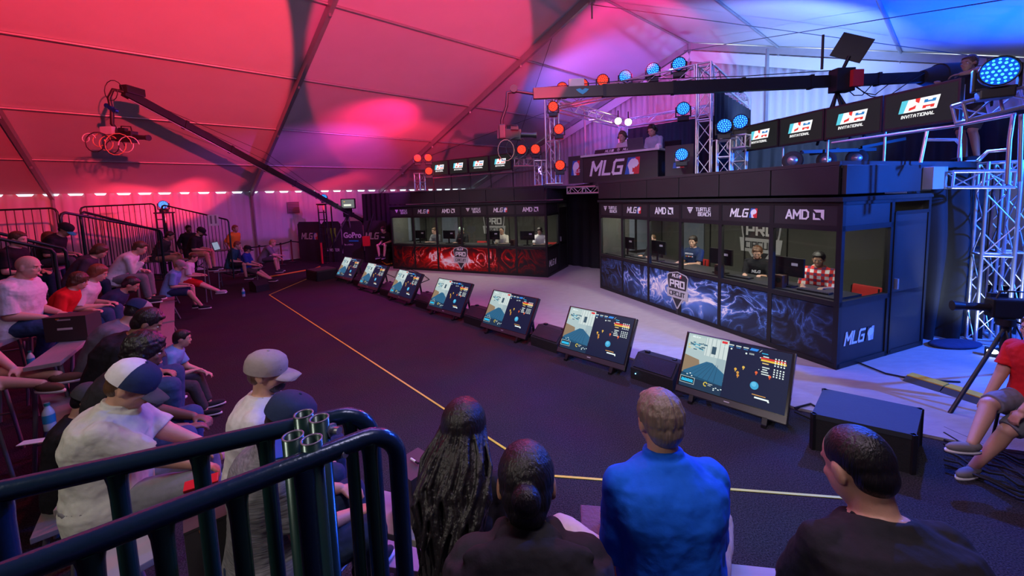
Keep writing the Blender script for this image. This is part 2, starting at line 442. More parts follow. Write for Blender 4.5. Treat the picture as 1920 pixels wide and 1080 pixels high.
    # hair
    if hair != 'bald':
        hm = hairm or hair_mat('dark', (0.02, 0.014, 0.012)); h = MB()
        hd = 0.010
        if hair in ('short', 'curly', 'mid', 'long', 'bun', 'crop'):
            g = {'short': .006, 'curly': .017, 'mid': .012, 'long': .012, 'bun': .004, 'crop': .001}[hair]
            h.ball((0, -0.022, 0.038), (0.078 + g, 0.088 + g, 0.085 + g), hm, 22, 14, H4)
            h.ball((0, -0.052 if hair != 'crop' else -.046, -0.005), (0.068 + g * .8 - (.004 if hair == 'crop' else 0), 0.055 + g, 0.070 + g - (.008 if hair == 'crop' else 0)), hm, 18, 12, H4)
            if hair != 'crop': h.ball((0, 0.040, 0.088), (0.055, 0.036, 0.022), hm, 14, 9, H4)
        if hair == 'mid' or hair == 'curly':
            for sd in (-1, 1): h.ball((sd * .062, -0.02, -0.01), (0.022 + g, 0.045, 0.055), hm, 12, 9, H4)
            h.ball((0, -0.06, -0.05), (0.06 + g, 0.04 + g, 0.06), hm, 14, 9, H4)
        if hair == 'bun':
            h.ball((0, -0.120, 0.0), (0.040, 0.032, 0.040), hm, 14, 10, H4)
            h.ball((0, -0.07, -0.045), (0.055, 0.04, 0.04), hm, 14, 10, H4)
        if hair == 'long':
            for sd in (-1, 1): h.ball((sd * .068, -0.015, -0.03), (0.024, 0.055, 0.11), hm, 14, 10, H4)
            top = hc + HM @ Vector((0, -0.06, 0.0)) * s
            bk = chest + rx(a2) @ Vector((0, -0.155 * s * w, -0.03))
            mid = neck + M3 @ Vector((0, -0.115 * s, -0.03 * s))
            rr = [oring(top, 0.09 * s * hs, 0.07 * s, HM), oring(top.lerp(mid, .5) , 0.125 * s * hs, 0.08 * s, M3), oring(mid, 0.14 * s, 0.065 * s, M3),
                  oring(mid.lerp(bk, .5), 0.145 * s, 0.05 * s, M3), oring(bk, 0.13 * s, 0.04 * s, rx(a2)), oring(bk - rx(a2) @ (up * .10) * s, 0.09 * s, 0.02 * s, rx(a2)),
                  oring(bk - rx(a2) @ (up * .16) * s, 0.05 * s, 0.01 * s, rx(a2))]
            h.loft(rr, hm)
        strands = near and not cap and hair in ('short', 'mid', 'long', 'bun')
        if strands:
            rg = random.Random(len(label)); c0 = Vector((0, -.022, .038)); rad = Vector((.083, .094, .091))
            if hair == 'short': rad *= .985
            def on(az, el, k=1.0):
                return c0 + Vector((rad.x * math.cos(el) * math.sin(az), -rad.y * math.cos(el) * math.cos(az), rad.z * math.sin(el))) * k
            N_ = 44 if hair != 'long' else 40
            for i in range(N_ * (2 if hair == 'short' else 1)):
                az = -PI + 2 * PI * (i + rg.uniform(-.3, .3)) / N_; front = abs(az) / PI
                e1 = R(-38) if front < .45 else (R(-38) + (front - .45) / .55 * R(80)); kk = rg.uniform(1.0, 1.05); tw = rg.uniform(-.25, .25)
                if hair == 'bun':
                    bc = Vector((0, -.108, .005)); p0_ = on(az, max(e1, R(-30)), kk); pts = []
                    for t in (0, .25, .5, .75, 1):
                        q_ = p0_.lerp(bc, t) - c0; sc_ = ((q_.x / rad.x) ** 2 + (q_.y / rad.y) ** 2 + (q_.z / rad.z) ** 2) ** .5; q_ = q_ / max(.5, sc_) * 1.0; pts.append(H4 @ (c0 + q_ * (1.0 if t < .9 else .98)))
                    h.tube(pts, [.0045, .006, .006, .006, .004], hm, 6)
                    continue
                if hair == 'short' and i >= N_:
                    a0 = rg.uniform(R(-30), R(75)); e1 = a0 - R(22)
                    if front > .5 and a0 < R(35): continue
                    pts = [H4 @ on(az, a0 + (e1 - a0) * t / 3, kk + .02 * t / 3) for t in range(4)]; h.tube(pts, [.006, .006, .005, .002], hm, 6); continue
                pts = [H4 @ on(az + tw * t / 5, R(84) + (e1 - R(84)) * t / 5, kk) for t in range(6)]
                if hair != 'long': h.tube(pts, [.005, .006, .006, .006, .005, .003], hm, 6); continue
                if front > .62: h.tube(pts, .006, hm, 6); continue
                pts = pts[:5]; lx = math.sin(az); ph_ = rg.uniform(0, 6); ln = rg.uniform(.75, 1.05)
                for t in (.25, .5, .75, 1.0, 1.25):
                    t *= ln; wd = (.135 + .03 * math.sin(min(1, t) * PI) - .04 * max(0, t - .6)) * s
                    cc = mid.lerp(bk, min(1, max(0, (t - .3) / .6))) if t < .9 else bk - rx(a2) @ (up * (t - .9) * .55) * s
                    if t < .3: cc = top.lerp(mid, t / .3 * .9)
                    pts.append(cc + M3 @ Vector((lx * wd + .014 * math.sin(ph_ + t * 9), -(.055 * math.cos(az) * s) - .012 + .010 * math.cos(ph_ + t * 8), 0)))
                h.tube(pts, [.006] * 5 + [.010, .011, .011, .009, .004], hm, 6)
        o = h.build('hair', root)
        if strands: vox(o, .0052, 1, disp=.003, dsize=.03)
        else: vox(o, v * 0.9, 4, disp={'curly': .022, 'long': .014, 'crop': .002, 'bun': .003}.get(hair, .008), dsize=0.03 if hair != 'long' else .06)
    elif not cap:
        pass
    if beard:
        h = MB(); h.ball((0, 0.040, -0.066), (0.052, 0.050, 0.048), beard, 16, 10, H4); vox(h.build('beard', root), v * .9, 1, disp=.006, dsize=.03)
    if not back_only:
        e = MB(); wh = mat('eye_white', (0.8, 0.78, 0.75), 0.2); ir = mat('eye_dark', (0.03, 0.02, 0.015), 0.2); br = hairm or hair_mat('dark', (0.02, 0.014, 0.012))
        for sd in (-1, 1):
            e = MB(); e.ball((sd * 0.031, 0.069, 0.010), (0.013, 0.010, 0.007), wh, 10, 8, H4); e.ball((sd * 0.031, 0.0765, 0.010), (0.0055, 0.004, 0.0055), ir, 8, 6, H4)
            e.build('eye', root)
            e = MB(); e.ball((sd * 0.033, 0.082, 0.031), (0.019, 0.006, 0.004), br, 10, 6, H4); e.build('eyebrow', root)
        e = MB(); e.ball((0, 0.088, -0.054), (0.024, 0.010, 0.008), mat('lips', (0.42, 0.16, 0.13), 0.45), 10, 6, H4); e.build('mouth', root)
    if cap:
        crown, brim, back = cap; c = MB()
        Hc = H4 @ T(0, 0, 0.012) @ RX(R(-8))
        N = 28; prof = [(0.092, -0.0), (0.094, 0.02), (0.092, 0.05), (0.082, 0.078), (0.06, 0.098), (0.03, 0.108), (0.004, 0.11)]
        vs_ = [(r_ * math.cos(2 * PI * k / N), r_ * 1.16 * math.sin(2 * PI * k / N) - .012, z_ ) for r_, z_ in prof for k in range(N)]
        fa, fb = [], []
        for j in range(len(prof) - 1):
            for k in range(N):
                f_ = (j * N + k, j * N + (k + 1) % N, (j + 1) * N + (k + 1) % N, (j + 1) * N + k)
                (fa if math.sin(2 * PI * (k + .5) / N) > -0.15 or back is None else fb).append(f_)
        c.add(vs_, fa, crown, True, Hc)
        if fb:
            c.m += [c.mi(back)] * len(fb); c.f += fb; c.sm += [True] * len(fb)
        c.ball((0, -0.012, 0.111), (0.007, 0.007, 0.005), crown, 8, 6, Hc)
        # brim
        rows = []
        for j in range(7):
            t = j / 6; wd = 0.082 * math.sqrt(max(0.02, 1 - (t * 0.92) ** 2.6)); row = []
            for i in range(9):
                u_ = -1 + i / 4; row.append((wd * u_, 0.07 + 0.02 * (1 - u_ * u_) + t * 0.085, 0.012 - 0.022 * u_ * u_ - t * 0.016))
            rows.append(row)
        vs = [p for r_ in rows for p in r_]; n1 = len(vs); vs += [(x, y, z - .004) for x, y, z in vs]
        fs = []
        for j in range(6):
            for i in range(8):
                a = j * 9 + i; fs += [(a, a + 1, a + 10, a + 9), (n1 + a + 9, n1 + a + 10, n1 + a + 1, n1 + a)]
        for j in range(6): a = j * 9; fs += [(a, a + 9, n1 + a + 9, n1 + a), (a + 8, n1 + a + 8, n1 + a + 17, a + 17)]
        for i in range(8): a = 54 + i; fs.append((a, a + 1, n1 + a + 1, n1 + a))
        o = c.build('cap', root)
        cb = MB(); cb.add(vs, fs, brim, True, Hc); cb.build('brim', o)
    if headset:
        c = MB(); pl = mat('headset_black', (0.02, 0.02, 0.022), 0.4)
        pts = [Vector((math.cos(a) * 0.098, -0.01, 0.02 + math.sin(a) * 0.118)) for a in [PI * i / 12 for i in range(13)]]
        c.tube([H4 @ p for p in pts], 0.008 * s, pl, 6)
        for sd in (-1, 1): c.cyl(H4 @ Vector((sd * .078, -.01, .0)), H4 @ Vector((sd * .108, -.01, .0)), 0.036 * s, pl, n=14)
        c.tube([H4 @ Vector(p) for p in ((-.1, .0, -.01), (-.085, .07, -.05), (-.03, .115, -.06))], 0.003 * s, pl, 5)
        c.build('headset', root)
    if glasses:
        c = MB(); pl = mat('headset_black', (0.02, 0.02, 0.022), 0.4); zg = 0.012 if glasses is True else glasses
        for sd in (-1, 1):
            c.tube([H4 @ Vector((sd * .034 + .023 * math.cos(a), .088, zg + .016 * math.sin(a))) for a in [2 * PI * i / 12 for i in range(12)]], .0022, pl, 5, closed=True)
            c.cyl(H4 @ Vector((sd * .058, .086, zg + .004)), H4 @ Vector((sd * .08, -.01, zg + .004)), .0022, pl, n=5)
        c.cyl(H4 @ Vector((-.01, .09, zg)), H4 @ Vector((.01, .09, zg)), .0022, pl, n=5); c.build('glasses', root)
    if lanyard:
        c = MB(); 
        Mt = rx(a3).to_4x4(); Mt.translation = neck
        yy = (0.075 * s + inf) * w
        pts = [(-.075, -.06, -.0), (-.072, .0, .012), (-.06, .06 * 1, -.03), (-.03, yy + .035, -.13), (0, yy + .045, -.22), (.03, yy + .035, -.13), (.06, .06, -.03), (.072, .0, .012), (.075, -.06, 0.0)]
        c.tube([Mt @ Vector((x * s, y, z * s)) for x, y, z in pts], 0.006, lanyard, 6); c.build('lanyard', root)
    if extra: extra(root, dict(H4=H4, neck=neck, M3=M3, chest=chest, arms=arms, legs=legs, s=s, w=w, pel=pel, rx=rx, a=(a1, a2, a3)))
    return root
# ------------------------------------------------------------------ the tent
TH = R(47.94); V0 = -21.686; VR = -7.027; HE = 3.33; HR = 8.31; U1 = 15.886; V1 = 2 * VR - V0; U0 = -14.8
UF = [-14.7, -8.65, -2.546, 3.512, 9.638, 15.8]
_s, _c = math.sin(TH), math.cos(TH)
def TW(u, v, z=0.0): return Vector((u * _s + v * _c, u * _c - v * _s, z))
def roofz(v): return HE + (HR - HE) * (1 - abs(v - VR) / (VR - V0))
def roof_hit(px, py):
    """point of the roof seen at a pixel"""
    r = ray(px, py)
    for t in [i * 0.05 for i in range(1, 900)]:
        p = CAM + r * t; v = p.x * _c - p.y * _s
        if p.z >= roofz(v): return p
    return CAM + r * 20

MW = mat('white_tent_fabric', (0.62, 0.62, 0.64), 0.75, var=0.06, scale=1.2, bump=0.25, bscale=3.5, spec=0.2)
ALU = mat('aluminium_beam', (0.42, 0.42, 0.43), 0.45, 0.6, var=0.12, scale=6)
SILVER = mat('silver_truss', (0.72, 0.72, 0.74), 0.32, 0.85, var=0.08, scale=20)
BLACK = mat('black_metal', (0.018, 0.018, 0.02), 0.45, 0.3, var=0.2)
BLKP = mat('black_panel', (0.022, 0.020, 0.022), 0.5, var=0.25, scale=3)
BLKM = mat('matte_black', (0.012, 0.012, 0.014), 0.85, var=0.3, scale=12, bump=0.2)
CARPET = None
def carpet():
    m, nt, b = new_mat('dark_speckled_carpet'); L = nt.links
    tc = nt.nodes.new('ShaderNodeTexCoord')
    n1 = nt.nodes.new('ShaderNodeTexNoise'); n1.inputs['Scale'].default_value = 90; n1.inputs['Detail'].default_value = 5
    n2 = nt.nodes.new('ShaderNodeTexNoise'); n2.inputs['Scale'].default_value = 1.3
    n3 = nt.nodes.new('ShaderNodeTexVoronoi'); n3.inputs['Scale'].default_value = 26
    for n in (n1, n2, n3): L.new(tc.outputs['Object'], n.inputs['Vector'])
    cr = nt.nodes.new('ShaderNodeValToRGB'); cr.color_ramp.elements[0].position = .35; cr.color_ramp.elements[0].color = (.02, .02, .022, 1)
    cr.color_ramp.elements[1].position = .7; cr.color_ramp.elements[1].color = (.085, .08, .085, 1)
    L.new(n1.outputs['Fac'], cr.inputs['Fac'])
    mx = nt.nodes.new('ShaderNodeMix'); mx.data_type = 'RGBA'; mx.blend_type = 'MULTIPLY'; mx.inputs['Factor'].default_value = .5
    L.new(cr.outputs['Color'], mx.inputs['A']); L.new(n2.outputs['Color'], mx.inputs['B'])
    r2 = nt.nodes.new('ShaderNodeValToRGB'); r2.color_ramp.elements[0].position = 0.035; r2.color_ramp.elements[0].color = (1, 1, 1, 1); r2.color_ramp.elements[1].position = .05; r2.color_ramp.elements[1].color = (0, 0, 0, 1)
    L.new(n3.outputs['Distance'], r2.inputs['Fac'])
    m2 = nt.nodes.new('ShaderNodeMix'); m2.data_type = 'RGBA'; m2.inputs['B'].default_value = (.3, .29, .28, 1)
    L.new(r2.outputs['Color'], m2.inputs['Factor']); L.new(mx.outputs['Result'], m2.inputs['A'])
    L.new(m2.outputs['Result'], b.inputs['Base Color']); b.inputs['Roughness'].default_value = .95; b.inputs['Specular IOR Level'].default_value = .1
    bp = nt.nodes.new('ShaderNodeBump'); bp.inputs['Strength'].default_value = .6; bp.inputs['Distance'].default_value = .02
    L.new(n1.outputs['Fac'], bp.inputs['Height']); L.new(bp.outputs['Normal'], b.inputs['Normal'])
    return m
CARPET = carpet()
PLY = mat('grey_stage_carpet', (0.36, 0.34, 0.36), 0.9, var=0.14, scale=5, bump=0.4, bscale=25, spec=.1, stretch=(1, 3, 1))

# floor
mb = MB()
q = [TW(U0, V0), TW(U1, V0), TW(U1, V1), TW(U0, V1)]
mb.add([(p.x, p.y, 0) for p in q] + [(p.x, p.y, -.1) for p in q], [(0, 3, 2, 1), (4, 5, 6, 7)], CARPET)
mb.f[0] = mb.f[0][::-1]
struct(mb.build('floor'))
# pale stage floor behind the monitors
sp = [(-5.75, 14.35), (3.35, 4.55), (4.6, 3.75), (8.0, 2.6), (9.6, 4.5), (3.5, 16.5), (-3.5, 19.0)]
struct(MB().prism(sp, 0.03, PLY).build('floor_stage'))

# walls
def wallpanel(a, b, h0, h1, m, name, n=60, amp=0.02, th=0.03):
    """a,b points; h0/h1 functions of t"""
    a = Vector(a); b = Vector(b); d = (b - a).normalized(); nr = Vector((d.y, -d.x, 0)); vs = []; fs = []
    rr = random.Random(len(name))
    for i in range(n + 1):
        t = i / n; p = a.lerp(b, t) + nr * (amp * math.sin(i * 1.7) + amp * .6 * rr.uniform(-1, 1))
        for z in (h0(t), h1(t)): vs.append((p.x, p.y, z))
        p2 = p + nr * -th
        for z in (h0(t), h1(t)): vs.append((p2.x, p2.y, z))
    for i in range(n):
        o = i * 4; e = o + 4
        fs += [(o, e, e + 1, o + 1), (o + 2, o + 3, e + 3, e + 2), (o + 1, e + 1, e + 3, o + 3)]
    return struct(MB().add(vs, fs, m, True).build(name))
# left wall: scalloped top leaves laced gaps to daylight
a = TW(U0, V0); b = TW(U1, V0); L_ = (b - a).length; nn = int(L_ / 0.075)
def toph(t):
    s_ = (t * L_) % 0.62
    return HE + .03 if s_ < 0.27 else HE - .07
wallpanel(a, b, lambda t: 0.0, toph, MW, 'wall_left', n=nn, amp=0.012)
wallpanel(TW(U0, V1), TW(U0, V0), lambda t: 0.0, lambda t: roofz(V1 + (V0 - V1) * t), MW, 'wall_front', n=40)
wallpanel(TW(U1, V1), TW(U0, V1), lambda t: 0.0, lambda t: HE, MW, 'wall_right', n=40)
DRAPE = mat('white_gable_drape', (0.66, 0.66, 0.70), 0.8, var=0.08, scale=2, bump=0.2, bscale=6, stretch=(1, 1, .2))
wallpanel(TW(U1, V0), TW(U1, V1), lambda t: 0.0, lambda t: roofz(V0 + (V1 - V0) * t) - 0.02, DRAPE, 'wall_back', n=420, amp=0.03)
# roof
mb = MB()
nv = 5; rows = []
for side in (0, 1):
    va, vb = (V0, VR) if side == 0 else (VR, V1)
    cols = []
    for i in range(len(UF) - 1):
        for k in range(8):
            cols.append((UF[i] + (UF[i + 1] - UF[i]) * k / 8, k / 8))
    cols.append((UF[-1] + .09, 0))
    gr = []
    for u, ku in cols:
        row = []
        for j in range(41):
            t = j / 40; v = va + (vb - va) * t; kv = (t * 5) % 1
            sag = 0.10 * math.sin(PI * ku) * 0 + 0.05 * math.sin(PI * kv) * (0.35 + 0.65 * math.sin(PI * ku))
            row.append(TW(u if u != UF[0] else U0, v, roofz(v) + sag + 0.0))
        gr.append(row)
    vs = [p for r_ in gr for p in r_]; n1 = len(vs); vs += [(p.x, p.y, p.z + .03) for p in vs[:n1]]
    fs = []
    for i in range(len(gr) - 1):
        for j in range(40):
            k = i * 41 + j; fs += [(k, k + 1, k + 42, k + 41), (n1 + k, n1 + k + 41, n1 + k + 42, n1 + k + 1)]
    mb.add(vs, fs, MW, True)
struct(mb.build('ceiling'))
# rafters, legs, purlins
tn = 0
def trim(mb):
    global tn
    tn += 1
    return struct(mb.build('trim_%d' % tn))
for u in UF[1:]:
    mb = MB(); off = 0.14
    for v0_, v1_ in ((V0, VR), (V1, VR)):
        p = TW(u, v0_, HE - off); q = TW(u, v1_, HR - off); mb.bar(p, q, 0.10, 0.22, ALU)
        mb.cyl(TW(u, v0_ * 1.0 + (0.12 if v0_ < VR else -.12), 0), TW(u, v0_ + (0.12 if v0_ < VR else -.12), HE - .1), 0.055, ALU, n=4, smooth=False)
        for t in (.2, .4, .6, .8): # purlin cleats
            c = p.lerp(q, t); mb.box(tuple(c + Vector((0, 0, -.13))), (0.05, 0.05, 0.10), ALU)
    mb.box(tuple(TW(u, VR, HR - .16)), (.16, .16, .34), ALU); mb.cyl(TW(u, VR, HR - .33), TW(u, VR, HR - .75), .025, ALU)
    trim(mb)
for side in (0, 1):
    va, vb = (V0, VR) if side == 0 else (V1, VR)
    for t in (0.0, .2, .4, .6, .8, 1.0):
        if side == 1 and t == 1.0 or side == 0 and t == 0.0: continue
        v = va + (vb - va) * t; r_ = 0.035 if t not in (0.0,) else .05
        trim(MB().cyl(TW(U0, v + (.06 if t == 0 and side == 0 else 0), roofz(v) - .045), TW(U1 - .1, v + (.06 if t == 0 and side == 0 else 0), roofz(v) - .045), r_, ALU, n=8))
# gable band, posts and rail of the drape
mb = MB()
for va, vb in ((V0, VR), (V1, VR)):
    a = TW(U1 - .10, va, HE - .45); b = TW(U1 - .10, vb, HR - .50)
    mb.bar(a, b, .02, .36, MW)
mb.cyl(TW(U1 - .12, V0, 4.1), TW(U1 - .12, V1, 4.1), .04, ALU)
for v in (-12, -4.4, 0.4): mb.cyl(TW(U1 - .12, v, 0), TW(U1 - .12, v, roofz(v) - .1), .06, ALU, n=4, smooth=False)
trim(mb)
# bracing cables across the bay
for p, q in (((1160, 100), (1000, 300)), ):
    pass
CAB = mat('steel_cable', (.12, .12, .13), .5, .6)
for (ua, va, ub, vb) in ((9.638, -8.5, 15.8, -17.5), (9.638, -17.5, 15.8, -8.5), (15.7, -7.2, 9.7, 1.5), (9.7, -7.2, 15.7, 1.5)):
    mb = MB().cyl(TW(ua, va, roofz(va) - .22), TW(ub, vb, roofz(vb) - .22), .010, CAB, n=5); trim(mb)

# square vent in the left wall and hinged flap below it
def wall_pt(px, py, inset=0.05):
    r = ray(px, py); # v = V0+inset
    rv = r.x * _c - r.y * _s; t = (V0 + inset) / rv
    return CAM + r * t
GREY = mat('grey_plastic', (.22, .20, .22), .6)
a = wall_pt(538, 379); b = wall_pt(560, 379); c = wall_pt(560, 399)
M = face(a, (b.x, b.y, a.z)); w_ = (Vector((b.x, b.y, 0)) - Vector((a.x, a.y, 0))).length; h_ = a.z - c.z
mb = MB().box((w_ / 2, -h_ / 2, 0.03), (w_, h_, .05), GREY, M)
o = mb.build('wall_vent'); tag(o, 'square grey louvred vent set in the white tent wall', 'vent')
mb = MB()
for i in range(7): mb.box((w_ / 2, -h_ * (i + .5) / 7, .065), (w_ * .9, h_ / 7 * .35, .02), mat('dark_grey', (.06, .06, .07), .6), M)
mb.build('louvre', o)
# ------------------------------------------------------------------ logos (drawn in a face frame: x right, y up, z out)
LOGOW = mat('logo_white', (.74, .74, .76), .5, var=.03); LOGOR = mat('logo_red', (.62, .03, .04), .5, var=.03); LOGOB = mat('logo_blue', (.03, .12, .45), .5, var=.03)
LOGOG = mat('logo_green', (.25, .6, .05), .5, var=.03); LOGOD = mat('logo_dark', (.03, .03, .035), .5); LOGOS = mat('logo_silver', (.5, .5, .52), .4)
def shear4(k, M): 
    S = Matrix.Identity(4); S[0][1] = k; return M @ S
def mlg_mark(mb, w, h, M, mats=None):
    """slanted badge, half blue half red, with a pale outline of a hand and pad"""
    wm, rm, bm_ = mats or (LOGOW, LOGOR, LOGOB)
    A = M @ Matrix.Diagonal((w, h, 1, 1))
    mb.prism([(-.5, -.5), (.05, -.5), (.22, .5), (-.28, .5)], .004, bm_, A)
    mb.prism([(.05, -.5), (.42, -.5), (.5, .5), (.22, .5)], .004, rm, A)
    mb.prism([(-.18, -.5), (.08, -.5), (.12, -.22), (.3, -.05), (.42, .1), (.36, .3), (.2, .42), (.02, .45), (-.12, .34), (-.24, .2), (-.3, .02), (-.22, -.2)], .004, wm, A, .004)
    mb.prism([(.0, -.38), (.3, -.38), (.34, -.14), (.22, -.06), (.12, -.16), (.02, -.12)], .003, rm, A, .008)
    mb.prism([(-.2, .36), (.02, .5), (.14, .4), (-.06, .42)], .003, bm_, A, .008)
def mlg_logo(mb, h, M, mats=None, dot=True):
    """total width about 3.5 h, centred"""
    wm = (mats or (LOGOW,))[0]
    block(mb, 'MLG', h, wm, M @ T(-.66 * h, 0, 0), shear=.22, gap=1.0)
    mlg_mark(mb, h * 1.02, h * 1.05, M @ T(1.12 * h, 0, 0), mats)
def amd_logo(mb, h, M, m=None):
    m = m or LOGOW
    block(mb, 'aMD', h, m, M @ T(-.62 * h, 0, 0), gap=.5)
    A = M @ T(1.42 * h, 0, 0) @ Matrix.Diagonal((h, h, 1, 1))
    mb.prism([(-.5, .5), (.5, .5), (.5, -.5), (.22, -.22), (.22, .22), (-.22, .22)], .004, m, A)
    mb.prism([(-.32, .04), (-.32, -.32), (.04, -.32), (.22, -.5), (-.5, -.5), (-.5, .22)], .004, m, A)
def turtle_logo(mb, h, M, m=None):
    m = m or LOGOW
    block(mb, 'TURTLE', h * .45, m, M @ T(.55 * h, .27 * h, 0)); block(mb, 'BEACH', h * .45, m, M @ T(.72 * h, -.27 * h, 0))
    A = M @ T(-1.35 * h, .08 * h, 0) @ Matrix.Diagonal((h, h, 1, 1))
    mb.prism([(-.45, .42), (.45, .42), (.38, .26), (-.38, .26)], .004, m, A)
    mb.prism([(-.33, .2), (-.08, .2), (-.02, -.3)], .004, m, A); mb.prism([(.33, .2), (.02, -.3), (.08, .2)], .004, m, A); mb.prism([(-.05, .2), (.05, .2), (0, -.05)], .004, m, A)
def shield(mb, h, M, ring=None, fill=None):
    """MLG / PRO / CIRCUIT shield with a pointed foot"""
    ring = ring or LOGOS; fill = fill or LOGOD
    A = M @ Matrix.Diagonal((h, h, 1, 1))
    out = [(-.33, .12), (-.36, .36), (-.3, .43), (0, .5), (.3, .43), (.36, .36), (.33, .12), (.3, -.02), (-.3, -.02)]
    mb.prism(out, .004, ring, A); mb.prism([(x * .92, .24 + (y - .24) * .90) for x, y in out], .004, fill, A, .004)
    mb.prism([(-.22, -.16), (.22, -.16), (0, -.5)], .004, ring, A); mb.prism([(-.17, -.16), (.17, -.16), (0, -.43)], .004, fill, A, .004)
    mb.prism([(-.37, .04), (.37, .04), (.34, -.19), (-.34, -.19)], .004, ring, A, .006)
    block(mb, 'PRO', h * .19, LOGOW, M @ T(0, .18 * h, .009), wt=1.5, wide=1.15)
    block(mb, 'CIRCUIT', h * .12, fill, M @ T(0, -.075 * h, .011), gap=1.0)
    mlg_logo(mb, h * .09, M @ T(0, .385 * h, .009))

def smoke_mat(name, col, seed):
    m, nt, b = new_mat(name); L = nt.links; N = nt.nodes.new
    tc = N('ShaderNodeTexCoord'); mp = N('ShaderNodeMapping'); mp.inputs['Location'].default_value = (seed, seed * .3, 0)
    L.new(tc.outputs['Object'], mp.inputs['Vector'])
    n1 = N('ShaderNodeTexNoise'); n1.inputs['Scale'].default_value = 1.6; n1.inputs['Detail'].default_value = 5; n1.inputs['Distortion'].default_value = 2.2
    L.new(mp.outputs['Vector'], n1.inputs['Vector'])
    # thin bright filaments where the noise crosses one half
    s1 = N('ShaderNodeMath'); s1.operation = 'SUBTRACT'; s1.inputs[1].default_value = .5; L.new(n1.outputs['Fac'], s1.inputs[0])
    ab = N('ShaderNodeMath'); ab.operation = 'ABSOLUTE'; L.new(s1.outputs[0], ab.inputs[0])
    r1 = N('ShaderNodeValToRGB'); e = r1.color_ramp.elements; e[0].position = 0; e[0].color = (1, 1, 1, 1); e[1].position = .11; e[1].color = (0, 0, 0, 1)
    x = e.new(.022); x.color = (.38, .38, .38, 1)
    L.new(ab.outputs[0], r1.inputs['Fac'])
    # mask: bright around the centre line of the panel strip (object x along the booth, z up)
    sp_ = N('ShaderNodeSeparateXYZ'); L.new(tc.outputs['Object'], sp_.inputs[0])
    def bump1(sock, c, w):
        a = N('ShaderNodeMath'); a.operation = 'SUBTRACT'; L.new(sock, a.inputs[0]); a.inputs[1].default_value = c
        a2 = N('ShaderNodeMath'); a2.operation = 'DIVIDE'; L.new(a.outputs[0], a2.inputs[0]); a2.inputs[1].default_value = w
        a3 = N('ShaderNodeMath'); a3.operation = 'MULTIPLY'; L.new(a2.outputs[0], a3.inputs[0]); L.new(a2.outputs[0], a3.inputs[1])
        a4 = N('ShaderNodeMath'); a4.operation = 'MULTIPLY'; a4.inputs[1].default_value = -1; L.new(a3.outputs[0], a4.inputs[0])
        a5 = N('ShaderNodeMath'); a5.operation = 'EXPONENT'; L.new(a4.outputs[0], a5.inputs[0]); return a5.outputs[0]
    def mul(a, b_, k=1.0):
        n = N('ShaderNodeMath'); n.operation = 'MULTIPLY'; L.new(a, n.inputs[0])
        if b_ is None: n.inputs[1].default_value = k
        else: L.new(b_, n.inputs[1])
        return n.outputs[0]
    def add(a, b_):
        n = N('ShaderNodeMath'); n.operation = 'ADD'; L.new(a, n.inputs[0]); L.new(b_, n.inputs[1]); return n.outputs[0]
    gx = bump1(sp_.outputs['X'], 2.9, 2.3); gz = bump1(sp_.outputs['Z'], .55, .38)
    fil = mul(mul(gx, gz), r1.outputs['Color'])
    core = mul(bump1(sp_.outputs['X'], 2.8, 1.15), bump1(sp_.outputs['Z'], .40, .28))
    n3 = N('ShaderNodeTexNoise'); n3.inputs['Scale'].default_value = 1.2; n3.inputs['Detail'].default_value = 3; L.new(mp.outputs['Vector'], n3.inputs['Vector'])
    tot = add(mul(fil, None, 1.15), mul(mul(core, None, 1.15), n3.outputs['Fac'], 1.0))
    cr = N('ShaderNodeValToRGB'); e = cr.color_ramp.elements; e[0].position = .0; e[0].color = (.008, .008, .010, 1); e[1].position = .95; e[1].color = (.95, .9, .9, 1)
    x = e.new(.2); x.color = (*[c * .28 for c in col], 1); x = e.new(.45); x.color = (*col, 1)
    L.new(tot, cr.inputs['Fac']); L.new(cr.outputs['Color'], b.inputs['Base Color']); b.inputs['Roughness'].default_value = .35
    return m
def glass_mat():
    m = bpy.data.materials.new('window_glass'); m.use_nodes = True; nt = m.node_tree; nt.nodes.clear(); N = nt.nodes.new; L = nt.links
    o = N('ShaderNodeOutputMaterial'); t = N('ShaderNodeBsdfTransparent'); g = N('ShaderNodeBsdfGlossy'); g.inputs['Roughness'].default_value = .03
    t.inputs['Color'].default_value = (.80, .82, .82, 1); lw = N('ShaderNodeLayerWeight'); lw.inputs['Blend'].default_value = .5; pw_ = N('ShaderNodeMath'); pw_.operation = 'POWER'; pw_.inputs[1].default_value = 5; L.new(lw.outputs['Facing'], pw_.inputs[0]); f = N('ShaderNodeMath'); f.operation = 'MULTIPLY_ADD'; f.inputs[1].default_value = .5; f.inputs[2].default_value = .025; L.new(pw_.outputs[0], f.inputs[0])
    mx = N('ShaderNodeMixShader'); L.new(f.outputs[0], mx.inputs[0]); L.new(t.outputs[0], mx.inputs[1]); L.new(g.outputs[0], mx.inputs[2]); L.new(mx.outputs[0], o.inputs[0]); return m
GLASS = glass_mat()
INW = mat('booth_inner_wall', (.075, .077, .068), .8, var=.2, scale=2); DESK = mat('desk_black', (.035, .035, .037), .45, var=.2)
SKYGREY = mat('booth_grey_board', (.16, .19, .24), .7)

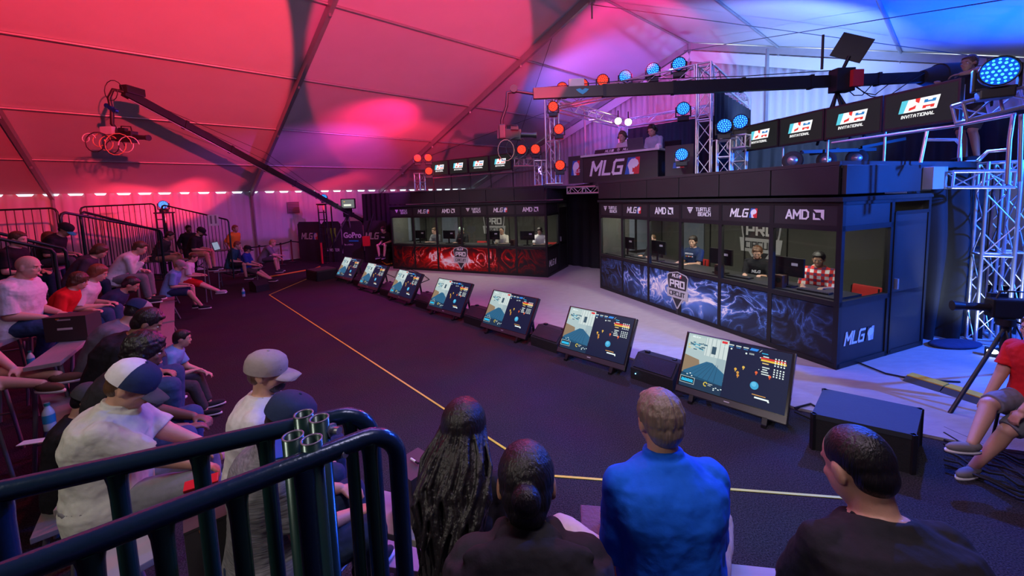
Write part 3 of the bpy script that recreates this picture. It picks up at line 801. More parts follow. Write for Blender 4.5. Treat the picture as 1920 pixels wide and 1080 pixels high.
BH = 2.42; SILL = .98; WT = 2.0; BD = 2.16
def booth(name, label, A, B, smoke, refl=False):
    """A,B: floor points of the front edge, left to right as seen from the audience"""
    A = Vector(A); B = Vector(B); d = (B - A); L = d.length; ang = math.atan2(d.y, d.x)
    root = thing(name, label, 'booth', (A.x, A.y, 0.03), ang)
    # local: x along the front, y towards the back, z up; front face at y=0
    pw = L / 6
    F = Matrix(((1, 0, 0, 0), (0, 0, -1, 0), (0, 1, 0, 0), (0, 0, 0, 1)))      # face frame -> local (x, y up, z out of the front)
    fr = MB()
    for i in range(7): fr.box((i * pw, .03, BH / 2), (.07, .07, BH), BLACK)
    for z in (.04, SILL - .03, WT + .03, BH - .02): fr.box((L / 2, .03, z), (L, .075, .075), BLACK)
    # side frames
    for y in (1.18, BD): fr.box((L, y, BH / 2), (.07, .07, BH), BLACK); fr.box((0, y, BH / 2), (.07, .07, BH), BLACK)
    for z in (.04, SILL - .03, WT + .03, BH - .02):
        fr.box((L, BD / 2, z), (.07, BD, .075), BLACK); fr.box((0, BD / 2, z), (.07, BD, .075), BLACK)
    fr.build('frame', root)
    mb = MB().box((L / 2, BD, BH / 2), (L, .05, BH), INW)
    for i in range(1, 6): mb.box((i * pw - .2, BD - .035, BH / 2), (.02, .02, BH), BLACK)
    shield(mb, 1.38, T(L * .53, BD - .03, 1.46) @ F)
    mb.box((pw * 1.2, BD - .04, 1.4), (.8, .03, 1.3), SKYGREY)
    mb.build('back_wall', root)
    MB().box((L / 2, BD / 2, .02), (L, BD, .03), BLKM).build('booth_floor', root)
    MB().box((L / 2, BD / 2, BH + .02), (L + .1, BD + .1, .06), BLKM).build('booth_roof', root)
    e_w = MB().box((0, BD / 2, BH / 2), (.03, BD - .08, BH - .08), INW); e_w.box((.02, BD * .62, 1.35), (.01, .75, 1.9), SKYGREY); e_w.build('end_panel', root)
    logos = [turtle_logo, mlg_logo, amd_logo] * 2
    for i in range(6):
        x = (i + .5) * pw
        MB().box((x, .02, SILL / 2 - .02), (pw - .07, .03, SILL - .12), smoke).build('graphic_panel', root)
        MB().box((x, .03, (SILL + WT) / 2), (pw - .06, .008, WT - SILL), GLASS).build('glass_pane', root)
        s_ = MB().box((x, .02, (WT + BH) / 2 + .01), (pw - .07, .03, BH - WT - .10), BLKP).build('sign_panel', root)
        lb = MB(); logos[i](lb, .15 if i % 3 != 0 else .17, T(x + (0.0), -.002, (WT + BH) / 2 + .01) @ F); lb.build('sign_lettering', s_)
    e = MB(); shield(e, .84, T(pw * 2.93, -.005, .52) @ F); e.box((pw * 2.93, -.0, .07), (.05, .02, .12), LOGOD)
    e.build('shield_emblem', root)
    # right side: window over a panel with MLG, then a door
    MB().box((L - .0, .6, SILL / 2), (.03, 1.1, SILL - .12), BLKP).build('end_panel', root)
    MB().box((L, .6, (SILL + WT) / 2), (.008, 1.1, WT - SILL), GLASS).build('glass_pane', root)
    MB().box((L, .6, (WT + BH) / 2), (.03, 1.1, BH - WT - .1), BLKP).build('end_panel', root)
    G = Matrix(((0, 0, 1, 0), (1, 0, 0, 0), (0, 1, 0, 0), (0, 0, 0, 1)))
    e = MB(); mlg_logo(e, .2, T(L + .02, .55, .42) @ G, (LOGOW, LOGOS, LOGOD)); e.build('side_lettering', root)
    dr = MB().box((L + .015, 1.68, 1.12), (.04, .92, 2.18), BLKP).build('booth_door', root)
    fr = MB()
    for z in (.06, 2.2): fr.box((L + .04, 1.68, z), (.02, .9, .05), BLACK)
    for y in (1.24, 2.12): fr.box((L + .04, y, 1.12), (.02, .05, 2.18), BLACK)
    fr.build('door_frame', dr)
    MB().box((L + .06, 1.30, 1.12), (.05, .04, .16), SILVER).build('door_handle', dr)
    # fluorescent tube lit inside
    tb = MB()
    for x in (1.2, L / 2, L - 1.2): tb.box((x, .55, BH - .09), (1.0, .1, .05), emat('booth_tube', (1, .93, .78), 1.2))
    tb.build('ceiling_lamp', root)
    for x in (1.0, L / 2, L - 1.0):
        la = bpy.data.lights.new('booth_light', 'AREA'); la.energy = 30; la.color = (1, .93, .78); la.shape = 'RECTANGLE'; la.size = 1.2; la.size_y = .3
        lo = bpy.data.objects.new('booth_light', la); COL.objects.link(lo); lo.parent = root; lo.location = (x, .5, BH - .13)
    return root, L, ang
RBA, RBB = (2.457, 11.031), (4.573, 5.529); LBA, LBB = (-4.677, 15.482), (1.095, 12.749)
SMR = smoke_mat('red_smoke_print', (.75, .012, .008), 0.0); SMB = smoke_mat('blue_smoke_print', (.10, .22, .62), 3.7)
lb_root, LBL, LBA_ = booth('player_booth', 'long black player booth with red smoke panels on the far left of the stage', LBA, LBB, SMR)
rb_root, RBL, RBA_ = booth('player_booth', 'long black player booth with blue smoke panels and a blue lit door on the right', RBA, RBB, SMB)
def BL(root, x, y, z=0.0):
    a = root.rotation_euler.z; l = root.location
    return Vector((l.x + x * math.cos(a) - y * math.sin(a), l.y + x * math.sin(a) + y * math.cos(a), l.z + z))

def bxl(root, px, py, yoff):
    """local x in a booth of what is seen at a pixel column, yoff behind its front"""
    a = root.rotation_euler.z; A = BL(root, 0, yoff); d = Vector((math.cos(a), math.sin(a), 0)); n_ = Vector((d.y, -d.x, 0)); r = ray(px, py)
    A.z = 0; p = CAM + r * (n_.dot(A) / n_.dot(r)); return (Vector((p.x, p.y, 0)) - A).dot(d)
# desks, screens, chairs and small gear inside the booths
def monitor_small():
    r = thing('desktop_monitor', 'x', 'monitor')
    mb = MB().box((0, 0, .33), (.52, .035, .31), BLACK, bev=.006).build('monitor_case', r)
    MB().box((0, .024, .33), (.48, .004, .27), emat('desk_screen_glow', (.25, .35, .5), .8)).build('screen', r)
    MB().box((0, -.02, .12), (.05, .02, .22), BLACK).box((0, 0, .012), (.24, .18, .02), BLACK).build('stand', r)
    MB().box((.12, -.021, .38), (.10, .004, .045), LOGOW).build('sticker', r)
    return r
CHRED = mat('red_chair_vinyl', (.55, .03, .03), .5); CHROME = mat('chrome', (.7, .7, .72), .2, 1.0)
def chair_red(m=None, cm=None):
    m = m or CHRED; r = thing('chair', 'x', 'chair')
    MB().box((0, 0, .45), (.42, .42, .06), m, bev=.02).build('seat', r)
    MB().box((0, -.22, .78), (.42, .05, .42), m, RX(R(6)), bev=.02).build('backrest', r)
    for sx in (-1, 1):
        for sy in (-1, 1): MB().cyl((sx * .19, sy * .19, .43), (sx * .21, sy * .22, 0), .012, cm or CHROME, n=6).build('leg', r)
    MB().cyl((-.19, -.2, .45), (-.19, -.24, .95), .012, cm or CHROME, n=6).cyl((.19, -.2, .45), (.19, -.24, .95), .012, cm or CHROME, n=6).build('back_post', r)
    return r
def console_kit():
    r = thing('computer_keyboard', 'x', 'keyboard')
    mb = MB().box((0, 0, .012), (.44, .15, .02), BLACK, bev=.005).build('keyboard_case', r)
    k = MB()
    kb = mat('key_grey', (.06, .06, .065), .5)
    for i in range(14):
        for j in range(5): k.box((-.2 + i * .031, -.055 + j * .027, .026), (.025, .021, .008), kb)
    k.build('keys', r); return r
mon0 = monitor_small(); ch0 = chair_red(); kb0 = console_kit(); used = dict(m=0, c=0, k=0)
WORDS = ['leftmost', 'second from the left', 'middle', 'second from the right', 'rightmost', 'sixth']
def put(src, key, loc, rz, label, group=None):
    if used[key] == 0:
        used[key] = 1; src.location = loc; src.rotation_euler = (0, 0, rz); src['label'] = label
        if group: src['group'] = group
        return src
    return dup(src, loc, rz, label, group)
ORD = ['first', 'second', 'third', 'fourth', 'fifth', 'sixth']
for root, L, nm, xs in ((lb_root, LBL, 'red smoke booth', [790, 844, 926, 990]), (rb_root, RBL, 'blue smoke booth', [1178, 1234, 1352, 1478])):
    a = root.rotation_euler.z
    de = thing('booth_desk', 'long black desk behind the windows of the ' + nm, 'desk', BL(root, 0, 0), a)
    MB().box((L / 2, .42, .98), (L - .16, .62, .04), DESK).build('desktop', de)
    for x in (.15, L * .35, L * .66, L - .15): MB().box((x, .42, .49), (.04, .5, .94), BLACK).build('leg', de)
    for i, x in enumerate(xs):
        x = bxl(root, x, 480, .34); p = BL(root, x, .34, 1.0)
        put(mon0, 'm', p, a, 'black desktop monitor in the %s, %s along its desk from the left' % (nm, ORD[i]), 'monitors in the booths')
        p = BL(root, x + .45, .30, 1.0)
        put(kb0, 'k', p, a + .1, 'black keyboard on the desk of the %s, %s from the left' % (nm, ORD[i]), 'keyboards in the booths')
    pr = MB()
for i, (root, x) in enumerate(((rb_root, 2.0), (rb_root, 5.45), (lb_root, 3.1), (lb_root, 6.0))):
    put(ch0, 'c', BL(root, x, 1.28), root.rotation_euler.z + PI, ['red chair behind the player at the third window of the blue smoke booth', 'red chair behind the man in the plaid shirt', 'red chair behind the player in the cap in the red smoke booth', 'red chair at the right end of the red smoke booth'][i], 'red booth chairs')
# speakers on the desks: a small box with a round mouth
def desk_speaker():
    r = thing('desk_speaker', 'x', 'speaker')
    MB().box((0, 0, .1), (.13, .12, .2), mat('dark_brown', (.06, .025, .02), .5), bev=.008).build('speaker_box', r)
    MB().cyl((0, -.062, .12), (0, -.066, .12), .045, BLACK, n=18).build('speaker_cone', r); return r
sp0 = desk_speaker(); used['s'] = 0
for i, (root, x, l) in enumerate(((rb_root, 3.75, 'small dark desk speaker beside the seated man in a black logo shirt'), (rb_root, 4.95, 'small brown desk speaker left of the man in plaid'), (lb_root, 3.0, 'tiny dark desk speaker under the middle window of the red booth'), (lb_root, 5.1, 'tiny dark desk speaker by the last window of the red booth'))):
    put(sp0, 's', BL(root, x, .2, 1.0), root.rotation_euler.z, l, 'desk speakers')
# ------------------------------------------------------------------ seven floor televisions and wedges
TVB = mat('tv_black_gloss', (.015, .015, .018), .18, var=.05, spec=.6)
def scr(c, s=1.0): 
    k = 'screen_%s_%g' % ('_'.join('%g' % round(x, 2) for x in c), s)
    return emat(k, c, s)
def tv_screen():
    """game picture, drawn in x 0..1, y 0..0.5625 units of the panel"""
    mb = MB(); E = 1.0
    def poly(pts, c, z=.002, s=E): mb.prism(pts, .0006, scr(c, s), None, z)
    def rect(x0, y0, x1, y1, c, z=.003, s=E): poly([(x0, y0), (x1, y0), (x1, y1), (x0, y1)], c, z, s)
    W = (.62, .72, .70); D = (.004, .012, .045); CY = (.02, .45, .75)
    rect(0, 0, 1, .5625, D, .000, .9)
    rect(0, .14, .43, .5625, (.42, .55, .56), .001)                     # pale room
    rect(.20, .36, .43, .55, W, .0018); rect(.02, .40, .19, .54, (.5, .62, .6), .0018)
    rect(.27, .39, .315, .47, (.03, .08, .12), .0025)
    rect(.335, .2, .42, .36, (.35, .47, .5), .0018)
    for i in range(5): rect(.215 + i * .043, .36, .222 + i * .043, .55, (.35, .45, .46), .0024)
    poly([(0, .14), (.12, .14), (.18, .22), (.16, .30), (0, .33)], (.28, .2, .12), .0022)
    poly([(0, .10), (.43, .10), (.43, .22), (.30, .30), (.24, .30), (.02, .16)], (.02, .13, .25), .0026)
    for i in range(6): poly([(.04 + i * .06, .11), (.045 + i * .06, .11), (.26 + i * .02, .29), (.257 + i * .02, .29)], (.01, .06, .12), .003)
    poly([(0, .0), (.43, .0), (.43, .10), (.0, .14)], (.008, .035, .075), .0026)
    rr = random.Random(3)
    for i in range(26):
        x = .03 + rr.random() * .16; y = .395 + rr.random() * .075; w_ = .012 + rr.random() * .03; rect(x, y, x + w_, y + .010, (.03, .12, .18) if i % 3 else (.08, .4, .55), .003 + i * 1e-5)
    rect(.02, .405, .045, .415, (.7, .55, .1), .0036); rect(.02, .43, .03, .45, (.7, .55, .1), .0036)
    mb.text('MLG.tv', .022, scr(W, 1.3), T(.09, .535, .004), .0006, bold=.03, shear=.2)
    rect(.0, .035, .155, .105, (.5, .6, .6), .0034); rect(.005, .04, .15, .10, (.004, .02, .03), .0038)
    [poly([(.016 + i * .0155, .058), (.026 + i * .0155, .056), (.030 + i * .0155, .083 - .006 * (i % 2)), (.020 + i * .0155, .085)], CY, .0044, 1.5) for i in range(8)]; rect(.014, .054, .142, .059, CY, .0043, 1.5)
    for x, y in ((.06, .125), (.09, .14), (.11, .118), (.35, .05), (.37, .06), (.395, .05), (.42, .06), (.35, .035)): rect(x, y, x + .014, y + .008, W, .0036, 1.4)
    for a in range(8):
        t = a * PI / 5 + .6; rect(.27 + .018 * math.cos(t) - .004, .075 + .018 * math.sin(t) - .005, .27 + .018 * math.cos(t) + .004, .075 + .018 * math.sin(t) + .005, (.7, .55, .05), .0037, 1.2)
    rect(.295, .083, .34, .088, W, .0037); rect(.295, .068, .325, .073, W, .0037)
    # top bar
    rect(.36, .525, .415, .548, (.6, .02, .02), .0036, 1.2)
    for x in (.43, .50, .57): rect(x, .523, x + .05, .535, W, .0036, .9); rect(x + .005, .508, x + .045, .515, (.05, .25, .6), .0036)
    poly([(.63, .515), (.70, .515), (.715, .54), (.645, .54)], (.02, .2, .65), .0037, 1.3); poly([(.72, .515), (.725, .515), (.745, .54), (.74, .54)], W, .0037)
    mb.text('0200', .014, scr(W, 1.2), T(.40, .495, .004), .0005); mb.text('0200', .016, scr(W, 1.2), T(.655, .48, .004), .0005)
    mb.cyl((.605, .475, .003), (.605, .475, .004), .009, scr(W, 1.2), n=10); mb.cyl((.46, .49, .003), (.46, .49, .004), .009, scr(W, 1.2), n=10)
    # score table
    rect(.745, .505, .80, .513, CY, .004, 1.1)
    rect(.74, .455, .96, .472, (.62, .03, .02), .0034, 1.1); rect(.745, .436, .965, .453, (.75, .5, .05), .0034, 1.1)
    for i in range(8):
        y = .480 - i * .0215 - (.016 if i > 3 else 0)
        if i not in (1, 2): rect(.76 + (i % 3) * .004, y - .004, .81 + (i * 7 % 5) * .006, y + .006, W if i != 3 else (.7, .5, .2), .0042, 1.1)
        for k in range(4): rect(.865 + k * .026, y - .005, .877 + k * .026, y + .007, W, .0042, 1.3)
    rect(.732, .46, .742, .468, W, .004, 1.4); rect(.735, .345, .742, .352, W, .004, 1.4)
    for x, y, c in ((.53, .30, (.7, .4, .05)), (.60, .335, (.7, .45, .08)), (.555, .272, (.6, .3, .05)), (.72, .315, (.75, .12, .03)), (.84, .305, (.75, .12, .03)), (.56, .245, (.6, .25, .04))):
        mb.cyl((x, y, .003), (x, y, .004), .013, scr(c, 1.1), n=8); rect(x - .004, y - .024, x + .004, y - .008, c, .0034)
    mb.cyl((.72, .19, .003), (.72, .19, .004), .038, scr((.04, .32, .55), 1.2), n=20); mb.cyl((.715, .2, .004), (.715, .2, .0045), .022, scr((.10, .45, .68), 1.2), n=16)
    rect(.71, .105, .83, .112, (.7, .35, .08), .0036); rect(.735, .078, .86, .092, W, .0036, 1.5); rect(.85, .068, .865, .078, W, .0036, 1.4)
    return mb
def tv():
    r = thing('floor_television', 'x', 'television'); W_, H_ = 1.22, .80
    Mt = T(0, 0, .09) @ RX(-R(31)) @ RX(PI / 2)          # face frame: x right, y up the panel, z out (towards -Y)
    MB().box((0, H_ / 2, -.04), (W_, H_, .07), TVB, Mt, bev=.012).build('television_case', r)
    sw_ = 1.15
    s = tv_screen(); s.v = [tuple(Mt @ T(-sw_ / 2, .095, -.004) @ Vector((x * sw_, y * sw_ * 1.06, z * 1.0 + .001))) for x, y, z in s.v]
    s.build('screen', r)
    MB().box((0, .05, -.003), (W_ - .02, .07, .012), mat('tv_lower_bezel', (.05, .045, .05), .3), Mt).build('lower_bezel', r)
    MB().box((0, .055, .004), (.06, .012, .002), LOGOS, Mt).build('maker_badge', r)
    for sx in (-1, 1):
        m = MB().bar((sx * .4, .05, .10), (sx * .4, .50, .02), .05, .04, BLACK).bar((sx * .4, .42, .55), (sx * .4, .50, .02), .04, .03, BLACK).bar((sx * .4, -.05, .02), (sx * .4, .52, .02), .05, .03, BLACK)
        m.bar((sx * .4, -.02, .02), (sx * .4, .04, .12), .05, .03, BLACK); m.build('support_bracket', r)
    return r
TVP = [((2.038, 4.947), (2.901, 4.093)), ((.667, 6.385), (1.552, 5.55)), ((-.716, 7.809), (.176, 6.954)), ((-2.081, 9.248), (-1.207, 8.456)), ((-3.52, 10.779), (-2.591, 9.823)), ((-4.841, 12.144), (-3.964, 11.316)), ((-6.18, 13.664), (-5.372, 12.944))]
tv0 = tv(); used['t'] = 0
tvl = ['large tilted floor television nearest the audience, at the right end of the row', 'tilted floor television second from the right end of the row', 'tilted floor television third from the right end of the row', 'tilted floor television in the middle of the row of seven', 'tilted floor television third from the left end, before the red booth', 'tilted floor television second from the far left end', 'smallest looking floor television at the far left end of the row']
TVC = []
for i, (a, b) in enumerate(TVP):
    a = Vector((*a, 0)); b = Vector((*b, 0)); c = (a + b) / 2; d = b - a; TVC.append(c)
    put(tv0, 't', (c.x, c.y, 0), math.atan2(d.y, d.x), tvl[i], 'tilted televisions along the stage front')
# black wedge speakers between them
def wedge():
    r = thing('stage_speaker', 'x', 'speaker')
    prof = [(-.19, 0), (.22, 0), (.22, .30), (.02, .33), (-.19, .16)]
    w_ = .62; Mx = Matrix(((0, 0, 1, -w_ / 2), (1, 0, 0, 0), (0, 1, 0, 0), (0, 0, 0, 1)))
    MB().prism(prof, w_, BLKM, Mx).build('speaker_box', r)
    e = (Vector((0, .02, .33)) - Vector((0, -.19, .16))); MM = Matrix.Translation((0, -.085, .245)) @ RX(math.atan2(e.z, e.y))
    MB().box((0, 0, .008), (.56, .22, .014), mat('speaker_grille', (.03, .03, .035), .6, .4, bump=.8, bscale=200), MM).build('grille', r)
    MB().box((-.2, .1, .335), (.06, .05, .03), BLACK).box((.2, .1, .325), (.05, .05, .02), BLACK).build('corner_cap', r)
    return r
w0 = wedge(); used['w'] = 0
dirv = (TVC[6] - TVC[0]).normalized(); nrm = Vector((dirv.y, -dirv.x, 0)); 
if nrm.y < 0: nrm = -nrm
wl = ['between the nearest television and its neighbour', 'between the second and third televisions from the right', 'between the third television from the right and the middle one', 'left of the middle television', 'between the second and third televisions from the left', 'between the last two televisions on the far left']
for i in range(6):
    c = (TVC[i] + TVC[i + 1]) / 2 + nrm * .28
    put(w0, 'w', (c.x, c.y, .0), math.atan2(-dirv.y, -dirv.x), 'low black wedge speaker ' + wl[i], 'wedge speakers between the televisions')
o = MB().cyl((0, -.195, .1), (0, -.2, .1), .006, emat('blue_led', (.1, .5, 1), 20), n=8); 
led = tag(o.build('power_lamp'), 'tiny blue power lamp glowing on the wedge beside the largest television', 'lamp')
c = (TVC[0] + TVC[1]) / 2 + nrm * .28; led.location = (c.x + .22 * dirv.x - .01, c.y + .22 * dirv.y - .01, 0); led.rotation_euler = (0, 0, math.atan2(-dirv.y, -dirv.x))
# big case at the right, case at the left end
def case(name, label, cat, pts, h, mtop, mside, lid=True):
    P = [Vector((x, y, 0)) for x, y in pts]; c = sum(P, Vector()) / 4
    r = thing(name, label, cat, (c.x, c.y, 0)); q = [(p.x - c.x, p.y - c.y) for p in P]
    MB().prism(q, h - .05, mside, None, .0).build('case_body', r)
    MB().prism([(x * 1.01, y * 1.01) for x, y in q], .05, mtop, None, h - .05).build('case_lid', r)
    for i in range(4): MB().box((q[i][0] * .97, q[i][1] * .97, h * .5), (.04, .04, h), BLACK).build('corner_post', r)
    return r
CT = mat('case_dark_top', (.028, .036, .045), .75, var=.15, bump=.1)
case('subwoofer_case', 'long low black subwoofer case on the carpet right of the televisions', 'case', [(2.97, 3.83), (3.6, 3.42), (4.1, 3.85), (3.47, 4.32)], .38, CT, BLKM)
case('road_case', 'dark low road case at the far left end of the television row', 'case', [(-7.35, 14.0), (-6.75, 13.5), (-6.3, 14.1), (-6.9, 14.6)], .36, mat('case_maroon', (.05, .035, .04), .6), BLKM)
# yellow tape on the carpet
YT = mat('yellow_tape', (.62, .72, .03), .5)
P4 = [(-7.40, 14.67), (-7.31, 11.71), (.247, 3.569), (2.70, 3.18), (3.0, 3.12)]
mb = MB()
for a, b in zip(P4[:-1], P4[1:]): mb.bar((*a, .004), (*b, .004), .026, .004, YT)
tag(mb.build('floor_tape'), 'thin yellow tape line marking the edge of the stage area on the carpet', 'tape')
mb = MB(); mb.tube([FP(505, 519, .02), FP(545, 512, .02), FP(590, 504, .02), FP(600, 500, .02)], .03, mat('orange_cover', (.75, .28, .02), .5), 6)
tag(mb.build('cable_cover'), 'orange cable cover curving across the floor beside the road case', 'cable cover')
mb = MB(); mb.tube([FP(735, 494, .05), FP(725, 496, .05), FP(705, 484, .05), FP(690, 482, .05)], .03, MATS['orange_cover'], 6)
tag(mb.build('cable_cover'), 'short orange cable cover at the left foot of the red smoke booth', 'cable cover')
# black cables on the pale floor
for k, (pts, l) in enumerate((([(1490, 765), (1520, 757), (1552, 775)], 'black cable running from the nearest television to the big case'),
        ([(1490, 772), (1530, 790), (1548, 792)], 'second black cable drooping from the nearest television to the big case'),
        ([(1610, 680), (1660, 700), (1720, 712), (1800, 716)], 'black cable running over the pale floor from the blue booth corner'),
        ([(722, 512), (740, 520), (745, 508), (770, 505), (795, 516), (805, 524), (790, 530)], 'thin cable looping on the pale floor before the red booth'))):
    o = MB().tube([FP(x, y, .045) for x, y in pts], .012, BLKM, 6).build('floor_cable'); tag(o, l, 'cable')
# ------------------------------------------------------------------ the upper deck
DZ = 3.0
def VPt(px, py, A, B):
    """point seen at a pixel on the upright plane through A and B"""
    A = Vector((A[0], A[1], 0)); B = Vector((B[0], B[1], 0)); d = B - A; n_ = Vector((d.y, -d.x, 0)); r = ray(px, py)
    return CAM + r * (n_.dot(A) / n_.dot(r))
dk = [LBA, LBB, (2.25, 14.4), (2.40, 11.05), RBB, (7.9, 6.9), tuple(TW(14.6, 1.0))[:2], tuple(TW(14.6, -9.5))[:2], (-3.3, 17.9)]
dk = [(x, y) for x, y in dk]
o = MB().prism(dk, .10, mat('deck_ply', (.05, .05, .055), .7, var=.2, scale=3), None, DZ - .10).build('stage_deck')
tag(o, 'black raised deck running over both player booths', 'deck')
# fascia boxes over the booths
def fascia(root, L, nm, n=6):
    a = root.rotation_euler.z
    f = thing('fascia', 'row of black fascia boxes along the deck edge over the ' + nm, 'fascia', BL(root, 0, 0, 0), a)
    for i in range(n):
        x0 = L * i / n; MB().box((x0 + L / n / 2, -.02, DZ - .26 - .03), (L / n - .02, .06, .40), BLKP, bev=.008).build('fascia_panel', f)
    MB().box((L + .03, 1.05, DZ - .29), (.06, 2.1, .40), BLKP, bev=.008).build('fascia_panel', f)
    MB().box((L / 2, -.03, DZ - .06), (L, .05, .05), mat('dark_rail', (.06, .06, .065), .4, .5)).build('edge_rail', f)
fascia(lb_root, LBL, 'red smoke booth'); fascia(rb_root, RBL, 'blue smoke booth')
# drapes
BDR = mat('black_velour', (.014, .014, .018), .8, var=.2, scale=6, spec=.3)
def drape(name, label, a, b, z0, z1, m=None, folds=9, amp=.05, cat='curtain', swag=0.0):
    a = Vector((*a[:2], 0)); b = Vector((*b[:2], 0)); d = b - a; L = d.length; nr = Vector((d.y, -d.x, 0)).normalized(); n = folds * 10; vs = []; fs = []
    rr = random.Random(int(L * 97)); ph = [rr.uniform(.6, 1.4) for _ in range(40)]
    for j in range(9):
        tz = j / 8
        for i in range(n + 1):
            t = i / n; f = amp * (.45 + .75 * (1 - tz)) * math.sin(t * folds * 2 * PI * 1.0 + ph[int(t * 20)] * .6 + (1 - tz) * .5) + swag * math.sin(PI * t) * math.sin(PI * (1 - tz)) 
            p = a + d * t + nr * f; vs.append((p.x, p.y, z0 + (z1 - z0) * tz))
    k0 = len(vs); vs += [(x - nr.x * .012, y - nr.y * .012, z) for x, y, z in vs]
    for j in range(8):
        for i in range(n):
            k = j * (n + 1) + i; fs += [(k, k + 1, k + n + 2, k + n + 1), (k0 + k, k0 + k + n + 1, k0 + k + n + 2, k0 + k + 1)]
    return tag(MB().add(vs, fs, m or BDR, True).build(name), label, cat)
drape('stage_curtain', 'black curtain closing the gap between the two player booths', (1.98, 15.15), (4.6, 12.3), 0.03, 2.88, amp=.03)
drape('stage_curtain', 'black curtain above the sponsor barriers left of the red booth', (-6.9, 18.6), (-4.6, 17.5), 0.0, 3.05)
drape('stage_curtain', 'blue lit black curtain hanging between the right booth door and the silver tower', (6.55, 6.62), (7.75, 6.5), .03, 2.86, folds=3, amp=.09, swag=.1)
drape('stage_curtain', 'black curtain wall under the deck behind the right booth', (3.4, 13.4), (8.8, 9.4), .03, 2.86, folds=12)
# ------------------------------------------------------------------ trusses
def truss(root, p, q, s=.29, ch=.024, br=.010, pitch=.42, m=SILVER, up=(0, 0, 1)):
    p = Vector(p); q = Vector(q); d = (q - p); L = d.length; d.normalize(); u = Vector(up)
    if abs(d.dot(u)) > .95: u = Vector((.84, -.54, 0)).normalized()
    x = d.cross(u).normalized(); z = x.cross(d).normalized(); cs = [(-1, -1), (1, -1), (1, 1), (-1, 1)]
    C = [(x * a + z * b) * (s / 2) for a, b in cs]
    for c in C: MB().cyl(p + c, q + c, ch, m, n=8).build('chord', root)
    n = max(2, round(L / pitch))
    for k in range(4):
        c1, c2 = C[k], C[(k + 1) % 4]; mb = MB()
        for i in range(n):
            t0 = L * i / n; t1 = L * (i + 1) / n
            A_, B_ = (c1, c2) if i % 2 == 0 else (c2, c1)
            mb.cyl(p + d * t0 + A_, p + d * t1 + B_, br, m, n=5)
        for t in (0.01, L / 2, L - .01): mb.cyl(p + d * t + c1, p + d * t + c2, ch * .8, m, n=6)
        mb.build('bracing', root)
def truss_thing(label, p, q, name='box_truss', **k):
    b = Vector(p); r = thing(name, label, 'truss', b); truss(r, Vector((0, 0, 0)), Vector(q) - b, **k); return r
FA, FB = Vector((1.29, 12.0, 0)), Vector((4.48, 9.3, 0)); BA, BB = Vector((4.45, 15.7, 0)), Vector((7.5, 12.9, 0)); ZT = 5.35
Z = lambda v, z: Vector((v.x, v.y, z))
for nm, P_ in (('front left', FA), ('front right', FB), ('back left', BA), ('back right', BB)):
    t_ = truss_thing('upright silver truss tower at the %s corner of the commentary cage' % nm, Z(P_, DZ + .02), Z(P_, ZT + .15), name='truss_tower')
    MB().box((0, 0, .0), (.5, .5, .02), SILVER).build('base_plate', t_)
e_ = (FB - FA).normalized() * .17; g_ = (BA - FA).normalized() * .17
truss_thing('top truss spanning the front of the commentary cage', Z(FA + e_, ZT), Z(FB - e_, ZT))
truss_thing('top truss on the left side of the commentary cage running back', Z(FA + g_, ZT), Z(BA - g_, ZT))
truss_thing('top truss at the back of the commentary cage', Z(BA + e_, ZT), Z(BB - e_, ZT))
truss_thing('top truss on the right side of the commentary cage running back', Z(FB + g_, ZT), Z(BB - g_, ZT))
drape('cage_curtain', 'dark curtain behind the two commentators', BA + Vector((.1, -.25, 0)), BB + Vector((-.1, -.25, 0)), DZ + .02, ZT - .25, folds=14, amp=.04)
drape('cage_curtain', 'dark curtain on the right side of the commentary cage', FB + Vector((.45, .45, 0)), BB + Vector((.0, -.3, 0)), DZ + .02, ZT - .25, folds=10, amp=.04)

drape('deck_curtain', 'low black curtain along the back of the deck behind the crane dolly', (7.7, 12.9), TW(14.4, 1.6), DZ + .02, DZ + 1.2, folds=18, amp=.04)
# ------------------------------------------------------------------ moving head lights
LG = {}
def moving_head(col):
    e = {'red': ((1, .10, .02), (.9, .01, .005)), 'blue': ((.06, .6, 1), (.0, .12, 1))}[col]
    r = thing('stage_light', 'x', 'stage light')
    MB().box((0, 0, .05), (.26, .22, .10), BLACK, bev=.015).build('light_base', r)
    MB().box((0, 0, .115), (.30, .08, .03), BLACK, bev=.01).box((-.165, 0, .22), (.03, .08, .24), BLACK, bev=.01).box((.165, 0, .22), (.03, .08, .24), BLACK, bev=.01).build('yoke', r)
    h = MB().lathe([(.0, .12), (.09, .12), (.13, .05), (.145, -.02), (.155, -.10), (.155, -.12), (.145, -.12), (.142, -.10)], BLACK, 24, T(0, 0, .28) @ RX(-PI / 2)).build('light_head', r)
    # lens: disc plus led cells, facing local -Y
    mb = MB(); M = T(0, -.098, .28) @ RX(PI / 2)
    mb.cyl(M @ Vector((0, 0, -.01)), M @ Vector((0, 0, .0)), .141, emat('lens_' + col, e[1], .8), n=28)
    lm = emat('led_' + col, e[0], 2.2)
    for rad, n in ((0, 1), (.045, 6), (.088, 12), (.122, 16)):
        for i in range(n):
            a = 2 * PI * i / n; c = Vector((rad * math.cos(a), rad * math.sin(a), 0)); mb.cyl(M @ c, M @ (c + Vector((0, 0, .006))), .0135 if rad < .1 else .011, lm, n=7)
    mb.build('lens', h); return r
PRO = {'red': moving_head('red'), 'blue': moving_head('blue')}; LU = {'red': 0, 'blue': 0}
